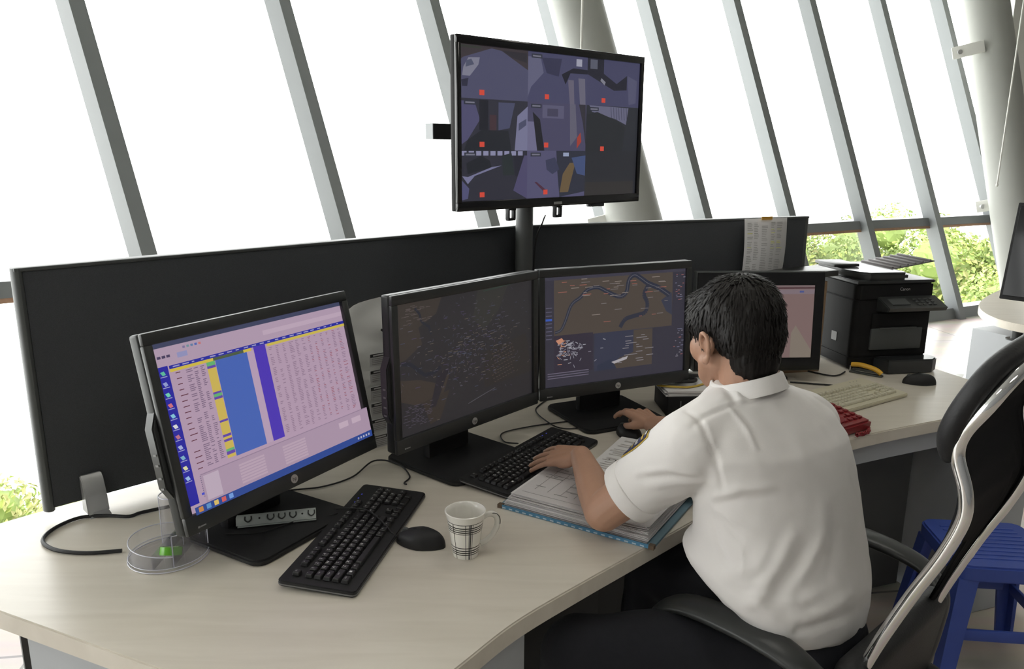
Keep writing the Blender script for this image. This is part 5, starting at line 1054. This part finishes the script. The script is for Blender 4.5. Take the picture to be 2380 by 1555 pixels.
# collar
b = MB(); n = 44; NC = V((.492, 1.580, 1.094)) - PO; ax = (hd(-.03, 0, -.05) - V((.507, 1.570, 1.02))).normalized(); lx = (LT - ax * LT.dot(ax)).normalized(); fx = ax.cross(lx)
if fx.dot(FT) < 0: fx = -fx
vs = []
for k in range(n + 1):
    a = math.radians(115 + 310 * k / n); e = lx * math.cos(a) * .068 + fx * math.sin(a) * .070; en = e.normalized(); back = max(0, -math.sin(a)); dr = .032 - .002 * back + .008 * max(0, math.sin(a))
    h = .022 + .014 * back
    for dist, z in ((-.004, -.012), (-.003, h), (.0, h + .0035), (.005, h + .001), (.006 + dr * .28, h - dr), (.003 + dr * .25, h - dr - .001), (.001, h - .004)): vs.append(NC + e + en * dist + ax * z)
m7 = 7; b.add(vs, [(k * m7 + q, k * m7 + (q + 1) % m7, (k + 1) * m7 + (q + 1) % m7, (k + 1) * m7 + q) for k in range(n) for q in range(m7)] + [tuple(range(m7)), tuple(range(n * m7, n * m7 + m7))]); b.build('collar', shirt_m, shirt, 50)
# sleeve patch wrapped on the outer left sleeve
nav = P('patch_navy', (.02, .02, .07), .6); gold = P('patch_gold', (.55, .38, .06), .45); 
d = (ELB - SHL).normalized(); out0 = (V((-.60, .40, .68)) - d * V((-.60, .40, .68)).dot(d)).normalized(); sd = d.cross(out0)
def onS(u, w, lift):
    ang = u; o_ = out0 * math.cos(ang) + sd * math.sin(ang); c = SHL + d * w - PO; h = bvs.ray_cast(c + o_ * .2, -o_); return (h[0] if h[0] is not None else c + o_ * .08) + o_ * lift
b = MB(); m_, n_ = 10, 12
def shape(u, w): return (u * .52 * (1 - .35 * max(0, w - .55) / .45), .045 + w * .085)
def patchgrid(s0, lift, mat):
    vs = [onS(*(lambda q: (q[0] * s0, .0875 + (q[1] - .0875) * s0))(shape(-1 + 2 * i / m_, j / n_)), lift) for j in range(n_ + 1) for i in range(m_ + 1)]
    b.add(vs, [(j * (m_ + 1) + i, j * (m_ + 1) + i + 1, (j + 1) * (m_ + 1) + i + 1, (j + 1) * (m_ + 1) + i) for j in range(n_) for i in range(m_)], mat)
patchgrid(1.0, .0012, gold); patchgrid(.86, .0022, nav)
def bar(w0, w1, u0, u1, mat, lift=.0032):
    k = 8; vs = []
    for i in range(k + 1):
        u = u0 + (u1 - u0) * i / k; vs += [onS(u, w0, lift), onS(u, w1, lift)]
    b.add(vs, [(2 * i, 2 * i + 1, 2 * i + 3, 2 * i + 2) for i in range(k)], mat)
bar(.060, .066, -.4, .4, gold); bar(.050, .056, -.3, .3, white_ink)
for k in range(9): bar(.076, .084, -.38 + k * .088, -.33 + k * .088, white_ink)
bar(.092, .096, -.35, .35, gold); bar(.102, .114, -.16, .16, white_ink); bar(.105, .111, -.08, .08, gold, .0038)
b.recalc = False; b.build('sleeve_patch', None, shirt, 0)
# trousers
tb = MB()
tb.ell((.602, 1.488, .575), (.168, .138, .115), R=rotz(math.radians(30)), seg=28)
tb.caps((.600, 1.487, .60), (.583, 1.497, .745), .142, .128)
for h, k, a in ((HPL, KNL, ANL), (HPR, KNR, ANR)): tb.caps(h, k, .098, .076); tb.ell(k, (.078, .078, .076)); tb.caps(k, a, .076, .062)
loc_(tb); tm = remeshed(tb, 'trousers', .008, 6, .5)
for v in tm.vertices: v.co += v.normal * (noise.noise(V(v.co) * 14) * .006)
tm.materials.append(trouser_m); link('trousers', tm, body, 0); tm.polygons.foreach_set('use_smooth', [True] * len(tm.polygons))
for a, dirv in ((ANL, V((-.25, .95, 0))), (ANR, V((-.3, .93, 0)))):
    dirv.normalize(); b = MB(); b.caps(a + V((0, 0, -.045)) - dirv * .03, a + V((0, 0, -.06)) + dirv * .15, .045, .036); b.caps(a, a + V((0, 0, -.04)), .045, .045); loc_(b); s_m = remeshed(b, 'shoe', .007, 5)
    for v in s_m.vertices: v.co.z = max(v.co.z, .002)
    s_m.materials.append(gloss); link('shoe', s_m, body, 0); s_m.polygons.foreach_set('use_smooth', [True] * len(s_m.polygons))
